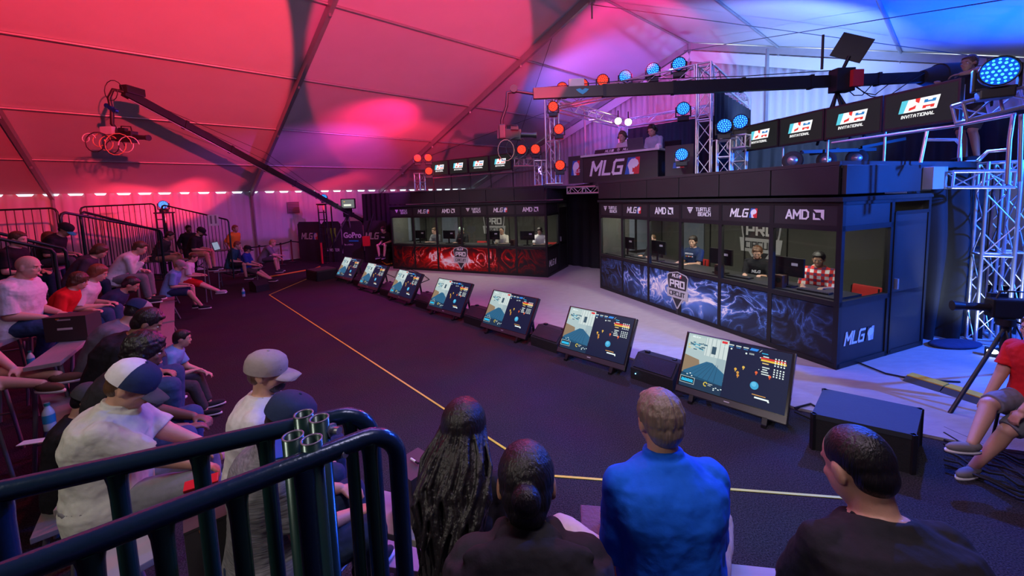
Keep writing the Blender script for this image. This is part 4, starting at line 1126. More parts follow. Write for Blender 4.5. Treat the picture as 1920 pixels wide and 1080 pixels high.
def head(col, p, label, k=1.0, ang=None, tilt=0.0):
    """p: centre of the lens"""
    p = Vector(p); a = math.atan2(p.y - 0, p.x - 0) + PI / 2 - PI if ang is None else ang
    a = math.atan2(-p.x, p.y) if ang is None else ang
    loc = (p.x, p.y, p.z - .28 * k)
    if LU[col] == 0: r = PRO[col]; LU[col] = 1; r.location = loc; r.rotation_euler = (0, 0, a); r['label'] = label
    else: r = dup(PRO[col], loc, a, label)
    r['group'] = col + ' moving head lights'; r.scale = (k, k, k); return r
top = [(1054, 166, 'red'), (1092, 160, 'red'), (1130, 152, 'red'), (1172, 145, 'blue'), (1224, 132, 'blue'), (1273, 122, 'blue')]
tl = ['dim red stage light half hidden by the crane beam on the front truss', 'red stage light second from the left on the front truss', 'red stage light third on the front truss beside the first blue one', 'first blue stage light on the front truss next to the red ones', 'blue stage light in the middle of the three on the front truss', 'blue stage light highest and rightmost on the front truss']
for (x, y, c), l in zip(top, tl): 
    p = VPt(x, y, FA, FB); p.z = max(p.z, ZT + .46) if False else p.z; head(c, p, l, 1.0)
for x, y, c, l, dd in ((1037, 201, 'red', 'red stage light at the top of the left cage tower', -.28), (1048, 243, 'red', 'red stage light hanging halfway up the left cage tower', -.25), (1050, 310, 'red', 'red stage light low on the left cage tower beside the desk', -.25),
                   (1281, 205, 'blue', 'blue stage light hanging high on the left face of the right cage tower', -.3), (1278, 290, 'blue', 'blue stage light low on the right cage tower beside the logo banner', -.3)):
    A_ = FA + Vector((0, dd, 0)); B_ = FB + Vector((0, dd, 0)); p = VPt(x, y, A_, B_); head(c, p, l, .95)
    s_ = thing('hanging_clamp', 'black clamp arm behind the ' + l.replace(' stage', '').replace(' hanging', '').replace(' cage', ''), 'clamp', p); MB().bar((0, 0.1, 0), (0, .36, .02), .06, .06, BLACK).build('clamp_arm', s_)
# ------------------------------------------------------------------ commentary desk
da = FA + Vector((.646, .763, 0)) * .3; db = FB + Vector((.646, .763, 0)) * .3
p0 = VPt(1094, 338, da, db); p1 = VPt(1233, 332, da, db); p0.z = p1.z = DZ
DK = thing('commentary_desk', 'wide black commentary desk with white edge and large white letters', 'desk', p0, math.atan2((p1 - p0).y, (p1 - p0).x)); DL = (p1 - p0).length
Fm = Matrix(((1, 0, 0, 0), (0, 0, -1, 0), (0, 1, 0, 0), (0, 0, 0, 1)))
WOODB = mat('dark_wood_slats', (.035, .028, .024), .5, var=.3, scale=4, stretch=(.3, 1, 14))
MB().box((DL / 2, .03, .37), (DL, .05, .74), WOODB).build('front_panel', DK)
MB().box((DL / 2, .28, .76), (DL + .12, .66, .055), mat('desk_edge_white', (.62, .62, .6), .4), bev=.01).build('desktop', DK)
for x in (.03, DL - .02): MB().box((x, .3, .37), (.05, .55, .74), BLKP).build('side_panel', DK)
mb = MB(); mlg_logo(mb, .42, T(DL * .47, .0, .39) @ Fm); mb.build('desk_lettering', DK)
def DKP(x, y, z): a = DK.rotation_euler.z; return Vector((p0.x + x * math.cos(a) - y * math.sin(a), p0.y + x * math.sin(a) + y * math.cos(a), DZ + z))
ps = thing('desk_sign', 'low black sign board with three white marks lying along the desk front', 'sign', DKP(.3, .12, .79), DK.rotation_euler.z)
M_ = T(0, 0, .0) @ RX(-R(25)) @ Fm
MB().box((DL * .33, .07, 0), (DL * .66, .14, .02), BLKP, M_).build('sign_board', ps)
mb = MB(); 
for x in (.42, .95): mlg_logo(mb, .075, M_ @ T(x + .05, .07, .012), (LOGOW,) * 3)
shield(mb, .11, M_ @ T(.73, .07, .012), LOGOW); mb.build('sign_lettering', ps)
def laptop(label, loc, a, k=1.0, open_=105, mm=None, scrm=None):
    mm = mm or BLACK; r = thing('laptop', label, 'laptop', loc, a); r.scale = (k, k, k)
    MB().box((0, 0, .01), (.34, .23, .018), mm, bev=.005).build('laptop_base', r)
    s_ = MB().box((0, 0, .115), (.34, .010, .225), mm, T(0, .115, .012) @ RX(-R(open_ - 90)), bev=.003).build('laptop_lid', r)
    MB().box((0, -.0065, .118), (.31, .002, .19), scrm or emat('laptop_glow', (.4, .5, .7), .6), T(0, .115, .012) @ RX(-R(open_ - 90))).build('screen', s_); return r
laptop('open laptop on the commentary desk before the man in the pale blue shirt', DKP(DL * .72, .22, .80), DK.rotation_euler.z + PI, 1.3, mm=mat('laptop_grey', (.16, .16, .18), .35, .5))
hl = thing('white_helmet', 'small white cap standing at the right end of the commentary desk', 'cap', DKP(DL * .97, .25, .79))
MB().ball((0, 0, .05), (.09, .10, .085), mat('cap_white', (.75, .75, .78), .5)).build('crown', hl); mb = MB(); mlg_mark(mb, .05, .05, T(0, -.10, .06) @ Fm); mb.build('badge', hl)
for x0, x1, l in ((1066, 1093, 'narrow dark banner with a badge logo left of the commentary desk'), (1247, 1300, 'dark banner with a badge logo right of the commentary desk')):
    a_ = VPt(x0, 338, da, db); b_ = VPt(x1, 332, da, db); w_ = (b_ - a_).length; a_.z = DZ
    r = thing('logo_banner', l, 'banner', a_, DK.rotation_euler.z); MB().box((w_ / 2, .02, .40), (w_, .03, .80), mat('banner_brown', (.05, .042, .04), .6)).build('banner_panel', r)
    mb = MB(); mlg_mark(mb, .30, .42, T(w_ * .5, .0, .45) @ Fm); block(mb, 'MLG', .09, LOGOW, T(w_ * .5 + .05, -.012, .36) @ Fm, shear=.2); mb.build('banner_logo', r)
# office chair behind
oc = thing('office_chair', 'black high backed office chair behind the man in the pale blue shirt', 'chair', DKP(DL * .93, 1.35, 0), DK.rotation_euler.z + PI)
MB().box((0, 0, .48), (.5, .5, .09), BLKM, bev=.03).build('seat', oc); MB().box((0, -.25, .82), (.46, .08, .6), BLKM, bev=.03).build('backrest', oc); MB().cyl((0, 0, .08), (0, 0, .45), .03, BLACK).build('column', oc)
for i in range(5): MB().cyl((0, 0, .09), (.28 * math.cos(i * 1.257), .28 * math.sin(i * 1.257), .04), .018, BLACK).build('leg', oc)
# warm white lamps on the back left tower
for x, y, l in ((1159, 227, 'round warm white lamp left of the pair on the back tower'), (1178, 229, 'round warm white lamp right of the pair on the back tower')):
    p = DP(x, y, 14.6); r = thing('flood_lamp', l, 'lamp', p, math.atan2(-p.x, p.y))
    MB().lathe([(.0, .14), (.07, .13), (.11, .02), (.13, 0), (.12, 0)], BLACK, 20, RX(-PI / 2)).build('lamp_housing', r)
    MB().cyl((0, .0, 0), (0, -.008, 0), .118, emat('warm_lamp', (1, .85, .55), 14), n=20).build('lens', r); MB().bar((0, .05, .05), (0, .5, .45), .04, .04, BLACK).build('bracket', r)
for x, y, l in ((1369, 139 + 16, 'small warm spotlight on the right side truss nearer the tower'), (1384, 158, 'small warm spotlight on the right side truss farther back')):
    p = DP(x, y + 0, 11.2); r = thing('spot_lamp', l, 'lamp', p, math.atan2(-p.x, p.y) - .8)
    MB().lathe([(.0, .16), (.05, .15), (.08, 0), (.07, 0)], BLACK, 16, RX(-PI / 2)).build('lamp_housing', r)
    MB().cyl((0, 0, 0), (0, -.006, 0), .07, emat('amber_lamp', (1, .8, .4), 3), n=16).build('lens', r)
# ------------------------------------------------------------------ screen rows with the invitational logo
PNL = mat('screen_bezel', (.02, .02, .022), .35)
def inv_screen():
    r = thing('deck_screen', 'x', 'screen'); W_, H_ = .95, .58
    MB().box((0, .03, H_ / 2), (W_ - .01, .07, H_), PNL, bev=.008).build('screen_case', r)
    mb = MB(); Fz = T(0, -.006, H_ / 2) @ Fm
    mb.box((0, 0, 0), (W_ - .07, H_ - .07, .002), scr((.012, .014, .013), 1.0), Fz)
    Wm, Rm, Bm, Cm = scr((.95, .95, .95), 1.1), scr((.8, .04, .03), 1.1), scr((.02, .2, .55), 1.1), scr((.1, .6, .75), 1.1)
    A = Fz @ T(0, .035, .002); S_ = Matrix.Identity(4); S_[0][1] = .22; A = A @ S_
    mb.box((0, 0, 0), (.47, .185, .002), Wm, A)
    mb.prism([(-.235, -.0925), (-.17, -.0925), (-.15, .0925), (-.235, .0925)], .002, Cm, A, .001)
    mb.prism([(-.06, .0925), (.0, .0925), (-.0, .02), (-.05, .05)], .002, Rm, A, .001); mb.prism([(-.11, -.07), (-.03, -.05), (-.03, .0), (-.07, -.02), (-.11, -.03)], .002, Rm, A, .001)
    for s_, m_, y in ((1, Bm, .035), (-1, Rm, -.045)):
        for sx in (-1, 1): mb.box((.13 + sx * .048, y, .003), (.042, .042, .002), m_, A @ T(0, 0, 0) )
        mb.bar((.085, y - .012 * s_, .003), (.175, y - .012 * s_, .003), .03, .002, m_) if False else mb.box((.13, y - .008 * s_, .003), (.09, .022, .002), m_, A)
    block(mb, 'INVITATIONAL', .05, Wm, Fz @ T(-.01, -.115, .002), .002, shear=.15, gap=1.6)
    mb.build('screen', r); return r
sc0 = inv_screen(); used['i'] = 0
ra, rb = Vector((5.40, 9.35, 3.52)), Vector((6.25, 5.62, 3.50)); d_ = (rb - ra) / 4
il = ['farthest and leftmost of the four logo screens on the right deck', 'second logo screen from the left on the right deck', 'third logo screen from the left on the right deck', 'nearest and largest of the four logo screens on the right deck']
for i in range(4):
    c = ra + d_ * (i + .5); o = put(sc0, 'i', (c.x, c.y, c.z), math.atan2(d_.y, d_.x), il[i], 'logo screens on the deck')
la_, lb_ = Vector((-3.2, 16.3, 3.62)), Vector((.08, 14.05, 3.62)); d2 = (lb_ - la_) / 4
il = ['leftmost of the four small logo screens over the red booth', 'second logo screen from the left over the red booth', 'third logo screen from the left over the red booth', 'rightmost of the four logo screens over the red booth']
for i in range(4):
    c = la_ + d2 * (i + .5); put(sc0, 'i', (c.x, c.y, c.z), math.atan2(d2.y, d2.x), il[i], 'logo screens on the deck')
for a_, b_, l, k in ((ra, rb, 'right', 4), (la_, lb_, 'left', 4)):
    r = thing('screen_stand', 'silver and black pipe stand holding the %s row of logo screens' % l, 'stand', (a_.x, a_.y, DZ)); dd = b_ - a_; dd.z = 0; off = Vector((dd.y, -dd.x, 0)).normalized() * -.10
    for i in range(k + 1): MB().cyl(dd * (i / k) * .98 + dd * .01 + off, dd * (i / k) * .98 + dd * .01 + off + Vector((0, 0, 1.0)), .018, SILVER if l == 'right' else BLACK, n=8).build('pole', r)
    MB().cyl(off + Vector((0, 0, .55)), off + dd + Vector((0, 0, .55)), .018, SILVER, n=8).build('cross_pipe', r)
# ------------------------------------------------------------------ truss stubs with lights
def stub(label, px, d, h, heads):
    p = DP(px, 300, d); p.z = DZ; r = thing('truss_stub', label, 'truss', p); truss(r, Vector((0, 0, .01)), Vector((0, 0, h)), s=.26, pitch=.3)
    MB().box((0, 0, h + .01), (.36, .36, .02), SILVER).build('top_plate', r)
    return p
stub('short truss stub at the left end of the left logo screens', 785, 14.6, .62, None); stub('short truss stub right of the left logo screens', 1012, 12.9, .78, None)
truss_thing('short level truss piece carrying two red lights beside the left screens', DP(968, 305, 13.3), DP(1005, 304, 12.9), s=.24, pitch=.24)
for x, y, d, l in ((783, 297, 14.6, 'red stage light on top of the far left truss stub'), (803, 296, 14.5, 'red stage light beside the one on the far left stub'), (804, 321, 14.4, 'red stage light mounted lowest at the far left stub'),
                (978, 281, 13.0, 'left of the two red stage lights between screens and cage'), (1004, 280, 12.8, 'right of the two red stage lights between screens and cage')):
    head('red', DP(x, y, d), l, 1.0 if d < 14 else .9)
stub('short truss stub right of the commentary cage', 1357, 8.9, .75, None); stub('short truss stub left of the right logo screens', 1386, 9.3, .6, None)
truss_thing('short level truss piece beside the right logo screens', DP(1368, 268, 9.0), DP(1403, 264, 8.7), s=.26, pitch=.26)
for x, y, d, l in ((1358, 237, 8.8, 'left of the two blue stage lights beside the right logo screens'), (1388, 229, 8.9, 'right of the two blue stage lights beside the right logo screens')): head('blue', DP(x, y, d), l, 1.0)
head('blue', DP(1868, 137, 4.7), 'biggest and nearest blue stage light on the right deck rail', 1.05, ang=R(-38))
# right deck edge: bright truss, rails, lower truss and tower
truss_thing('bright silver truss across the right end of the deck', DP(1797, 213, 5.0), DP(1935, 178, 4.75), s=.22, pitch=.3)
rr_ = thing('deck_railing', 'silver pipe railing at the right end of the deck', 'railing', (6.9, 6.0, DZ))
b0 = Vector((6.9, 6.0, DZ))
def rp(px, py, d): return DP(px, py, d) - b0
for pts in ([(1560, 268, 6.9), (1790, 236, 5.5), (1905, 214, 5.0)], [(1900, 214, 5.0), (1893, 262, 5.0), (1888, 345, 5.0)], [(1738, 246, 6.0), (1726, 305, 6.0)], [(1738, 262, 6.0), (1792, 262, 5.8), (1800, 270, 5.8), (1800, 302, 5.8)], [(1833, 302, 5.4), (1852, 284, 5.4), (1893, 280, 5.2)], [(1915, 214, 4.9), (1912, 340, 4.9)]):
    MB().tube([rp(*q) for q in pts], .022, SILVER, 8).build('pipe', rr_)
truss_thing('silver truss under the deck right of the blue booth', DP(1778, 337, 6.2), DP(1895, 336, 5.9), s=.24, pitch=.28)
truss_thing('silver truss under the deck between the two booths', DP(1066, 357, 12.0), DP(1126, 355, 11.3), s=.18, pitch=.22)
bx = DP(1747, 334, 6.2); r = thing('deck_box', 'pale grey box fixed to the deck edge beside the rail', 'box', bx, R(23)); MB().box((0, 0, 0), (.44, .2, .34), mat('pale_grey', (.3, .32, .36), .5), bev=.01).build('box_body', r)
tw_ = truss_thing('tall silver lighting tower standing at the right edge of the stage', (7.62, 6.25, .03), (7.62, 6.25, 2.95), name='truss_tower', s=.34, pitch=.5)
truss_thing('second silver tower close behind the tall one at the right edge', (8.15, 6.5, .03), (8.15, 6.5, 2.95), name='truss_tower', s=.3, pitch=.5)
for x, y, l in ((1861, 659, 'left of the two white floor lamps glaring at the foot of the tower'), (1883, 661, 'right of the two white floor lamps glaring at the foot of the tower')):
    p = FP(x, y, .12); r = thing('floor_lamp', l, 'lamp', (p.x, p.y, .0), math.atan2(-p.x, p.y)); MB().box((0, .06, .09), (.16, .12, .12), BLACK, bev=.01).build('lamp_housing', r)
    MB().ball((0, 0, .12), (.06, .02, .035), emat('floor_lamp_white', (.9, .97, 1), 14)).build('lens', r)
# ------------------------------------------------------------------ camera cranes
BRN = mat('crane_beam_olive', (.045, .038, .028), .45, .3); RUB = mat('rubber', (.03, .03, .032), .85)
def video_camera(r0, M, k=1.0, label=None):
    """body, lens, handle, viewfinder as parts of r0; lens looks along local +X of M"""
    MB().box((0, 0, 0), (.30, .11, .17), BLACK, M, bev=.015).build('camera_body', r0)
    mb = MB(); mb.cyl(M @ Vector((.14, 0, .0)), M @ Vector((.32, 0, 0)), .05, BLACK, .045, 16); mb.cyl(M @ Vector((.32, 0, 0)), M @ Vector((.40, 0, 0)), .045, BLACK, .06, 16); mb.build('camera_lens', r0)
    MB().tube([M @ Vector(p) for p in ((-.1, 0, .08), (-.09, 0, .15), (.08, 0, .15), (.1, 0, .08))], .012, BLACK, 6).build('handle', r0)
    MB().box((-.19, 0, 0), (.08, .10, .15), mat('battery_grey', (.05, .05, .055), .6), M, bev=.01).build('battery', r0)
    MB().box((.05, -.08, .09), (.12, .05, .05), BLACK, M).build('viewfinder', r0)
def loopc(r0, c, rad, m, nm='camera_cable', n=14, ax=(1, 0, 0), drop=1.3, turns=1.0, th=.007):
    c = Vector(c); ax = Vector(ax).normalized()
    MB().tube([c + ax * math.cos(a) * rad + Vector((0, 0, 1)) * math.sin(a) * rad * drop + ax.cross(Vector((0, 0, 1))) * .02 * a for a in [2 * PI * turns * i / n for i in range(n + 1)]], th, m, 6).build(nm, r0)
OR_ = mat('tan_cable', (.45, .25, .14), .5)
# crane on the right deck
A = DP(1000, 176, 7.55); P_ = DP(1570, 152, 7.75); D_ = (P_ - A).normalized(); Cw = P_ + D_ * 2.1
base = Vector((P_.x, P_.y, DZ)); CR = thing('camera_crane', 'long dark camera crane beam crossing in front of the commentary cage', 'crane', base)
L_ = lambda v: Vector(v) - base
for i in range(6):
    t0, t1 = i / 6, (i + 1) / 6; a_ = A.lerp(Cw, t0); b_ = A.lerp(Cw, t1); h0 = .19 + .04 * math.sin(PI * min(1, t0 * 1.3))
    MB().bar(L_(a_), L_(b_), .11, h0, BRN if i < 2 else BLACK).build('beam_section', CR)
    MB().bar(L_(b_) - D_ * .03, L_(b_) + D_ * .03, .13, h0 + .03, BLACK).build('joint', CR)
MB().tube([L_(A) + Vector((0, 0, .1)), L_(A.lerp(Cw, .25)) + Vector((0, 0, .18)), L_(A.lerp(Cw, .5)) + Vector((0, 0, .16)), L_(P_) + Vector((0, 0, .2))], .008, BLACK, 5).build('cable', CR)
mb = MB(); e1 = L_(A); MM = Matrix(((D_.x, 0, 0, 0), (D_.y, 0, 0, 0), (0, 0, 1, 0), (0, 0, 0, 1)))
bw = L_(A.lerp(Cw, .07)); fr_ = face((0, 0, 0), D_); fr_.translation = bw
mb = MB(); mb.prism([(-.12, .03), (-.05, .05), (0, .02), (.05, .05), (.12, .03), (.07, -.02), (0, -.06), (-.07, -.02)], .004, mat('teal_paint', (.02, .28, .32), .5), fr_ @ T(.35, 0, .057)); mb.build('wing_mark', CR)
MB().box((.35, .16, 0), (.28, .14, .10), mat('box_cream', (.42, .38, .28), .5), fr_ @ T(-.1, 0, 0), bev=.01).build('control_box', CR)
MB().tube([e1, e1 - D_ * .30 + Vector((0, 0, .06)), e1 - D_ * .48 + Vector((0, 0, .04)), e1 - D_ * .50 - Vector((0, 0, .2)), e1 - D_ * .60 - Vector((0, 0, .45)), e1 - D_ * .60 - Vector((0, 0, .75))], .03, BLACK, 8).build('remote_head_arm', CR)
MB().cyl(e1 - D_ * .36 + Vector((0, -.06, .1)), e1 - D_ * .36 + Vector((0, .06, .1)), .07, BLACK, n=12).build('pan_motor', CR)
hc_ = e1 - D_ * .42 - Vector((0, 0, .72)); Mc = Matrix.Translation(hc_) @ RZ(math.atan2(D_.y, D_.x) - .15) @ RY(R(4))
MB().box(tuple(e1 - D_ * .60 - Vector((0, 0, .66))), (.12, .14, .26), BLACK, bev=.02).build('tilt_motor', CR); video_camera(CR, Mc @ Matrix.Scale(1.15, 4))
loopc(CR, hc_ + Vector((-.12, -.1, -.30)), .15, OR_, ax=D_); loopc(CR, hc_ + Vector((.08, -.05, -.26)), .2, BLACK, ax=D_, drop=1.0)
# pivot, monitor, antenna
MB().box(tuple(L_(P_) + Vector((0, -.1, -.02))), (.34, .22, .42), BLACK, bev=.02).build('pivot_yoke', CR)
MB().box(tuple(L_(P_) + Vector((.16, -.24, -.02))), (.20, .08, .30), mat('red_block', (.55, .02, .02), .5), bev=.01).build('control_block', CR)
mm_ = Matrix.Translation(L_(P_) + Vector((.12, -.15, .55))) @ RZ(R(-35)) @ RY(R(28))
MB().box((0, 0, 0), (.50, .05, .42), BLACK, mm_, bev=.01).build('operator_monitor', CR); MB().cyl(L_(P_) + Vector((0, -.1, .15)), L_(P_) + Vector((.08, -.15, .4)), .03, BLACK).build('monitor_arm', CR)
an = L_(DP(1541, 130, 7.7)); MB().cyl(an, an + Vector((0, 0, .62)), .022, BLACK, n=8).build('antenna', CR)
cw = L_(Cw); MB().cyl(cw - D_ * .15, cw + D_ * .25, .24, RUB, n=24).build('counterweight', CR); MB().cyl(cw - D_ * .45, cw - D_ * .15, .13, RUB, .22, n=20).build('counterweight', CR)
MB().cyl(cw + D_ * .25, cw + D_ * .30, .20, mat('weight_face', (.05, .05, .055), .5), n=24).build('weight_plate', CR)
for k, (a_, s_) in enumerate((((0, -.12, -.1), .5), ((.1, -.12, 0), .9), ((.1, -.12, -.05), 1.3))):
    a_ = L_(P_) + Vector(a_); b_ = L_(P_) + D_ * (s_ + .3) + Vector((0, -.1, .05)); m_ = (a_ + b_) / 2 + Vector((0, 0, -.28 - .05 * k)); MB().tube([a_, a_.lerp(m_, .6) + Vector((0, 0, -.08)), m_, m_.lerp(b_, .5) + Vector((0, 0, .02)), b_], .009, BLACK, 6).build('cable', CR)
# tripod column and dolly with three wheels visible
for dx, dy in ((-.38, -.25), (.38, -.25), (0, .45), (.05, -.3)): MB().cyl(L_(P_) + Vector((0, 0, -.2)), Vector((dx, dy, .5)), .025, BLACK, n=8).build('tripod_leg', CR)
MB().bar((-.75, -.15, .32), (.6, -.2, .32), .06, .06, BLACK).build('dolly_frame', CR); MB().bar((-.1, -.2, .34), (.0, .6, .34), .06, .06, BLACK).build('dolly_frame', CR); MB().bar((.3, -.25, .36), (1.0, -.35, .48), .05, .05, BLACK).build('dolly_handle', CR)
for px, py, rad in ((1486, 306, .17), (1549, 304, .155), (1606, 300, .17)):
    p = DP(px, py, 7.6); p.z = DZ + rad; q = L_(p); Mw = Matrix.Translation(q) @ RZ(R(-40)) @ RX(PI / 2)
    w_ = MB().lathe([(rad * .5, -.05), (rad * .85, -.06), (rad, -.035), (rad, .035), (rad * .85, .06), (rad * .5, .05)], RUB, 24, Mw).build('wheel', CR); MB().lathe([(.0, -.04), (rad * .5, -.05), (rad * .5, .05), (.0, .06)], SILVER, 16, Mw).build('hub', w_)
    MB().bar(q + Vector((.0, .05, 0)), (q.x * .8, -.17, .32), .04, .04, BLACK).build('wheel_fork', CR)
# crane on the left over the audience
A = DP(232, 172, 8.4); P_ = DP(652, 398, 17.6); D_ = (P_ - A).normalized(); Cw = P_ + D_ * 1.9
base = Vector((P_.x, P_.y, 0)); CR2 = thing('camera_crane', 'long thin black camera crane rising over the seated audience on the left', 'crane', base)
for i in range(8):
    a_ = A.lerp(Cw, i / 8); b_ = A.lerp(Cw, (i + 1) / 8); MB().bar(L_(a_), L_(b_), .10, .17 if i < 6 else .14, BLACK).build('beam_section', CR2); MB().bar(L_(b_) - D_ * .04, L_(b_) + D_ * .04, .12, .2, BLACK).build('joint', CR2)
MB().cyl(L_(A) + Vector((.08, 0, -.15)), L_(P_) + Vector((.08, 0, -.15)), .012, SILVER, n=6).build('cable_pipe', CR2)
for z_ in (.5, .25): MB().tube([L_(A), L_(A.lerp(P_, .45)) + Vector((0, 0, z_)), L_(P_)], .006, BLACK, 5).build('guy_wire', CR2)
e1 = L_(A); W2 = Vector((D_.x, D_.y, 0)).normalized()
MB().box(tuple(e1 + D_ * .2 + Vector((0, 0, .12))), (.16, .42, .16), BLACK, bev=.02).build('head_winch', CR2)
MB().tube([e1, e1 + Vector((-.12, -.1, .02)), e1 + Vector((-.2, -.12, -.15)), e1 + Vector((-.17, -.12, -.42)), e1 + Vector((-.2, -.12, -.66)), e1 + Vector((-.12, -.12, -.8))], .035, BLACK, 8).build('remote_head_arm', CR2)
for k in range(3): MB().cyl(e1 + Vector((-.24 + k * .07, -.16, -.30 - k * .05)), e1 + Vector((-.24 + k * .07, -.10, -.30 - k * .05)), .045, mat('blue_anodised', (.03, .12, .5), .25, .8), n=12).build('pan_motor', CR2)
hc_ = e1 + Vector((.06, -.12, -.92)); video_camera(CR2, Matrix.Translation(hc_) @ RZ(R(-10)) @ RY(R(6)) @ Matrix.Scale(1.35, 4))
MB().box(tuple(e1 + Vector((-.25, -.12, -.80))), (.25, .2, .16), mat('pale_grey', (.3, .32, .36), .5), bev=.02).build('tilt_motor', CR2)
for k, (dx, dz, rr2, m_) in enumerate(((-.42, -.98, .15, OR_), (-.25, -1.05, .17, OR_), (-.1, -1.12, .16, BLACK), (.2, -1.1, .18, LOGOS), (-.55, -.95, .1, LOGOS), (.05, -1.1, .24, OR_), (-.32, -1.05, .22, BLACK))): loopc(CR2, e1 + Vector((dx, -.12 - k * .03, dz)), rr2, m_, drop=.9, th=.009)
loopc(CR2, e1 + Vector((-.12, -.05, .0)), .16, BLACK, th=.008)
MB().box(tuple(L_(P_)), (.3, .3, .4), BLACK, bev=.02).build('pivot_yoke', CR2)
for px, py in ((608, 490), (668, 488), (640, 478)):
    f = FP(px, py); MB().cyl(L_(P_) + Vector((0, 0, -.1)), L_(f), .035, mat('tripod_grey', (.12, .12, .12), .5), n=8).build('tripod_leg', CR2)
cw = L_(Cw); MB().cyl(cw - D_ * .2, cw + D_ * .3, .2, RUB, n=20).build('counterweight', CR2); MB().cyl(cw, cw + Vector((.2, -.6, -1.1)), .03, BLACK, n=6).build('operator_handle', CR2)
MB().box(tuple(L_(DP(687, 452, 17.0))), (.30, .1, .42), mat('red_block', (.55, .02, .02), .5), bev=.01).build('control_block', CR2)
MB().cyl(L_(DP(687, 452, 17.0)), L_(DP(700, 400, 17.2)), .03, BLACK, n=6).build('block_arm', CR2)
mo = L_(DP(653, 382, 17.3)); MB().box(tuple(mo), (.62, .08, .44), BLACK, bev=.01).build('operator_monitor', CR2)
m_ = MB(); m_.box((mo.x, mo.y - .045, mo.z), (.54, .004, .36), scr((.16, .17, .17), 1)); m_.box((mo.x - .02, mo.y - .05, mo.z - .06), (.32, .004, .08), scr((.8, .85, .7), 1.1)); m_.box((mo.x - .15, mo.y - .05, mo.z + .09), (.06, .004, .03), scr((.8, .5, .1), 1.1)); m_.build('monitor_picture', CR2)
# broadcast camera on a tripod at the right edge
f = FP(1850, 735); b = Vector((4.95, 4.3, 0)); hp = DP(1885, 612, 4.5); b = Vector((hp.x, hp.y, 0))
TC = thing('broadcast_camera', 'dark broadcast camera on a tripod at the right edge of the frame', 'camera', b)
for q in (FP(1778, 779), FP(1915, 700), FP(1935, 800)): MB().cyl((0, 0, .95), q - b, .02, BLACK, n=8).build('tripod_leg', TC)
MB().cyl((0, 0, .5), (0, 0, 1.0), .035, BLACK).build('tripod_column', TC); MB().cyl((0, 0, .98), (0, 0, 1.06), .08, BLACK).build('tripod_head', TC)
video_camera(TC, T(.05, 0, 1.18) @ RZ(R(160)) @ Matrix.Scale(1.3, 4)); MB().cyl((.1, 0, 1.02), (.5, -.25, .85), .012, BLACK).build('pan_handle', TC)
MB().tube([(0, -.05, 1.0), (-.05, -.1, .8), (0, -.1, .62), (.08, -.1, .85), (.05, -.05, 1.0)], .008, BLACK, 6).build('cable', TC)
# yellow and black cable ramps on the pale floor
CB = mat('ramp_black', (.03, .035, .045), .6); CY_ = mat('ramp_yellow', (.62, .42, .04), .55)
for k, (a_, b_, l) in enumerate((((1692, 714), (1762, 736), 'yellow and black cable ramp nearer the booth'), ((1762, 736), (1836, 760), 'yellow and black cable ramp nearer the tripod'))):
    a_ = FP(*a_, .03); b_ = FP(*b_, .03); r = thing('cable_ramp', l, 'cable ramp', a_, math.atan2((b_ - a_).y, (b_ - a_).x), 'cable ramps'); w_ = (b_ - a_).length - .01
    MB().prism([(0, 0), (.36, 0), (.27, .05), (.09, .05)], w_, CB, Matrix(((0, 0, 1, 0), (1, 0, 0, 0), (0, 1, 0, 0), (0, 0, 0, 1)))).build('ramp_body', r)
    MB().box((w_ / 2, .18, .056), (w_, .15, .012), CY_).build('ramp_lid', r)
cb = thing('cable_bundle', 'tangle of black cables on the floor under the crossed legs at the right', 'cable', FP(1850, 850)); 
rr2 = random.Random(5)
for k in range(7):
    pts = [FP(1770 + i * 28, 800 + k * 12 + 14 * i * .8 + rr2.uniform(-6, 6), .02 + .006 * k) - cb.location for i in range(7)]; MB().tube(pts, .012, BLKM, 6).build('cable', cb)
bb = FP(1790, 648, .04); r = thing('folded_cloth', 'dark blue crumpled cloth on the floor at the foot of the right curtain', 'cloth', bb); o = MB().ball((0, 0, .03), (.4, .18, .06), mat('navy_cloth', (.02, .03, .09), .9, bump=.8, bscale=14), 24, 10).build('cloth_fold', r)
# ------------------------------------------------------------------ sponsor barriers, stanchions, scaffold lights
def barrier(label, px0, px1, d0, d1, h, draw, w_mat=None):
    a_ = DP(px0, 477, d0); b_ = DP(px1, 477, d1); a_.z = b_.z = 0; L = (b_ - a_).length; r = thing('sponsor_barrier', label, 'barrier', a_, math.atan2((b_ - a_).y, (b_ - a_).x), 'sponsor barriers')
    pts = [(0, 0), (L - .02, 0), (L - .02, h - .12), (L - .14, h), (.12, h), (0, h - .12)]; MB().prism(pts, .05, mat('barrier_black', (.03, .03, .035), .6, var=.2), Fm @ T(0, 0, -.05)).build('barrier_panel', r)
    mb = MB(); draw(mb, L, h); mb.build('barrier_logo', r); return r
def d_mlg(mb, L, h): mlg_logo(mb, .30, T(L * .52, -.005, h * .64) @ Fm)
def d_mon(mb, L, h):
    for i, x in enumerate((-.2, 0, .2)): 
        mb.prism([(x - .055, .33), (x + .055, .33), (x + .04, .1), (x + .06, -.1), (x + .02, -.28 - .08 * (i == 1)), (x + .0, -.1), (x - .02, .05), (x - .05, .1)], .004, LOGOG, T(L * .5, -.005, h * .66) @ Fm)
    block(mb, 'MONSTER', .13, LOGOW, T(L * .5, -.005, h * .30) @ Fm)
def d_go(mb, L, h): mb.text('GoPro', .26, LOGOW, T(L * .5, -.005, h * .66) @ Fm, .004, bold=.03); mb.box((L * .55, -.01, h * .52), (.5, .006, .06), mat('logo_cyan', (.02, .35, .6), .5)); mb.text('Be a HERO', .07, LOGOW, T(L * .3, -.005, h * .43) @ Fm, .004)
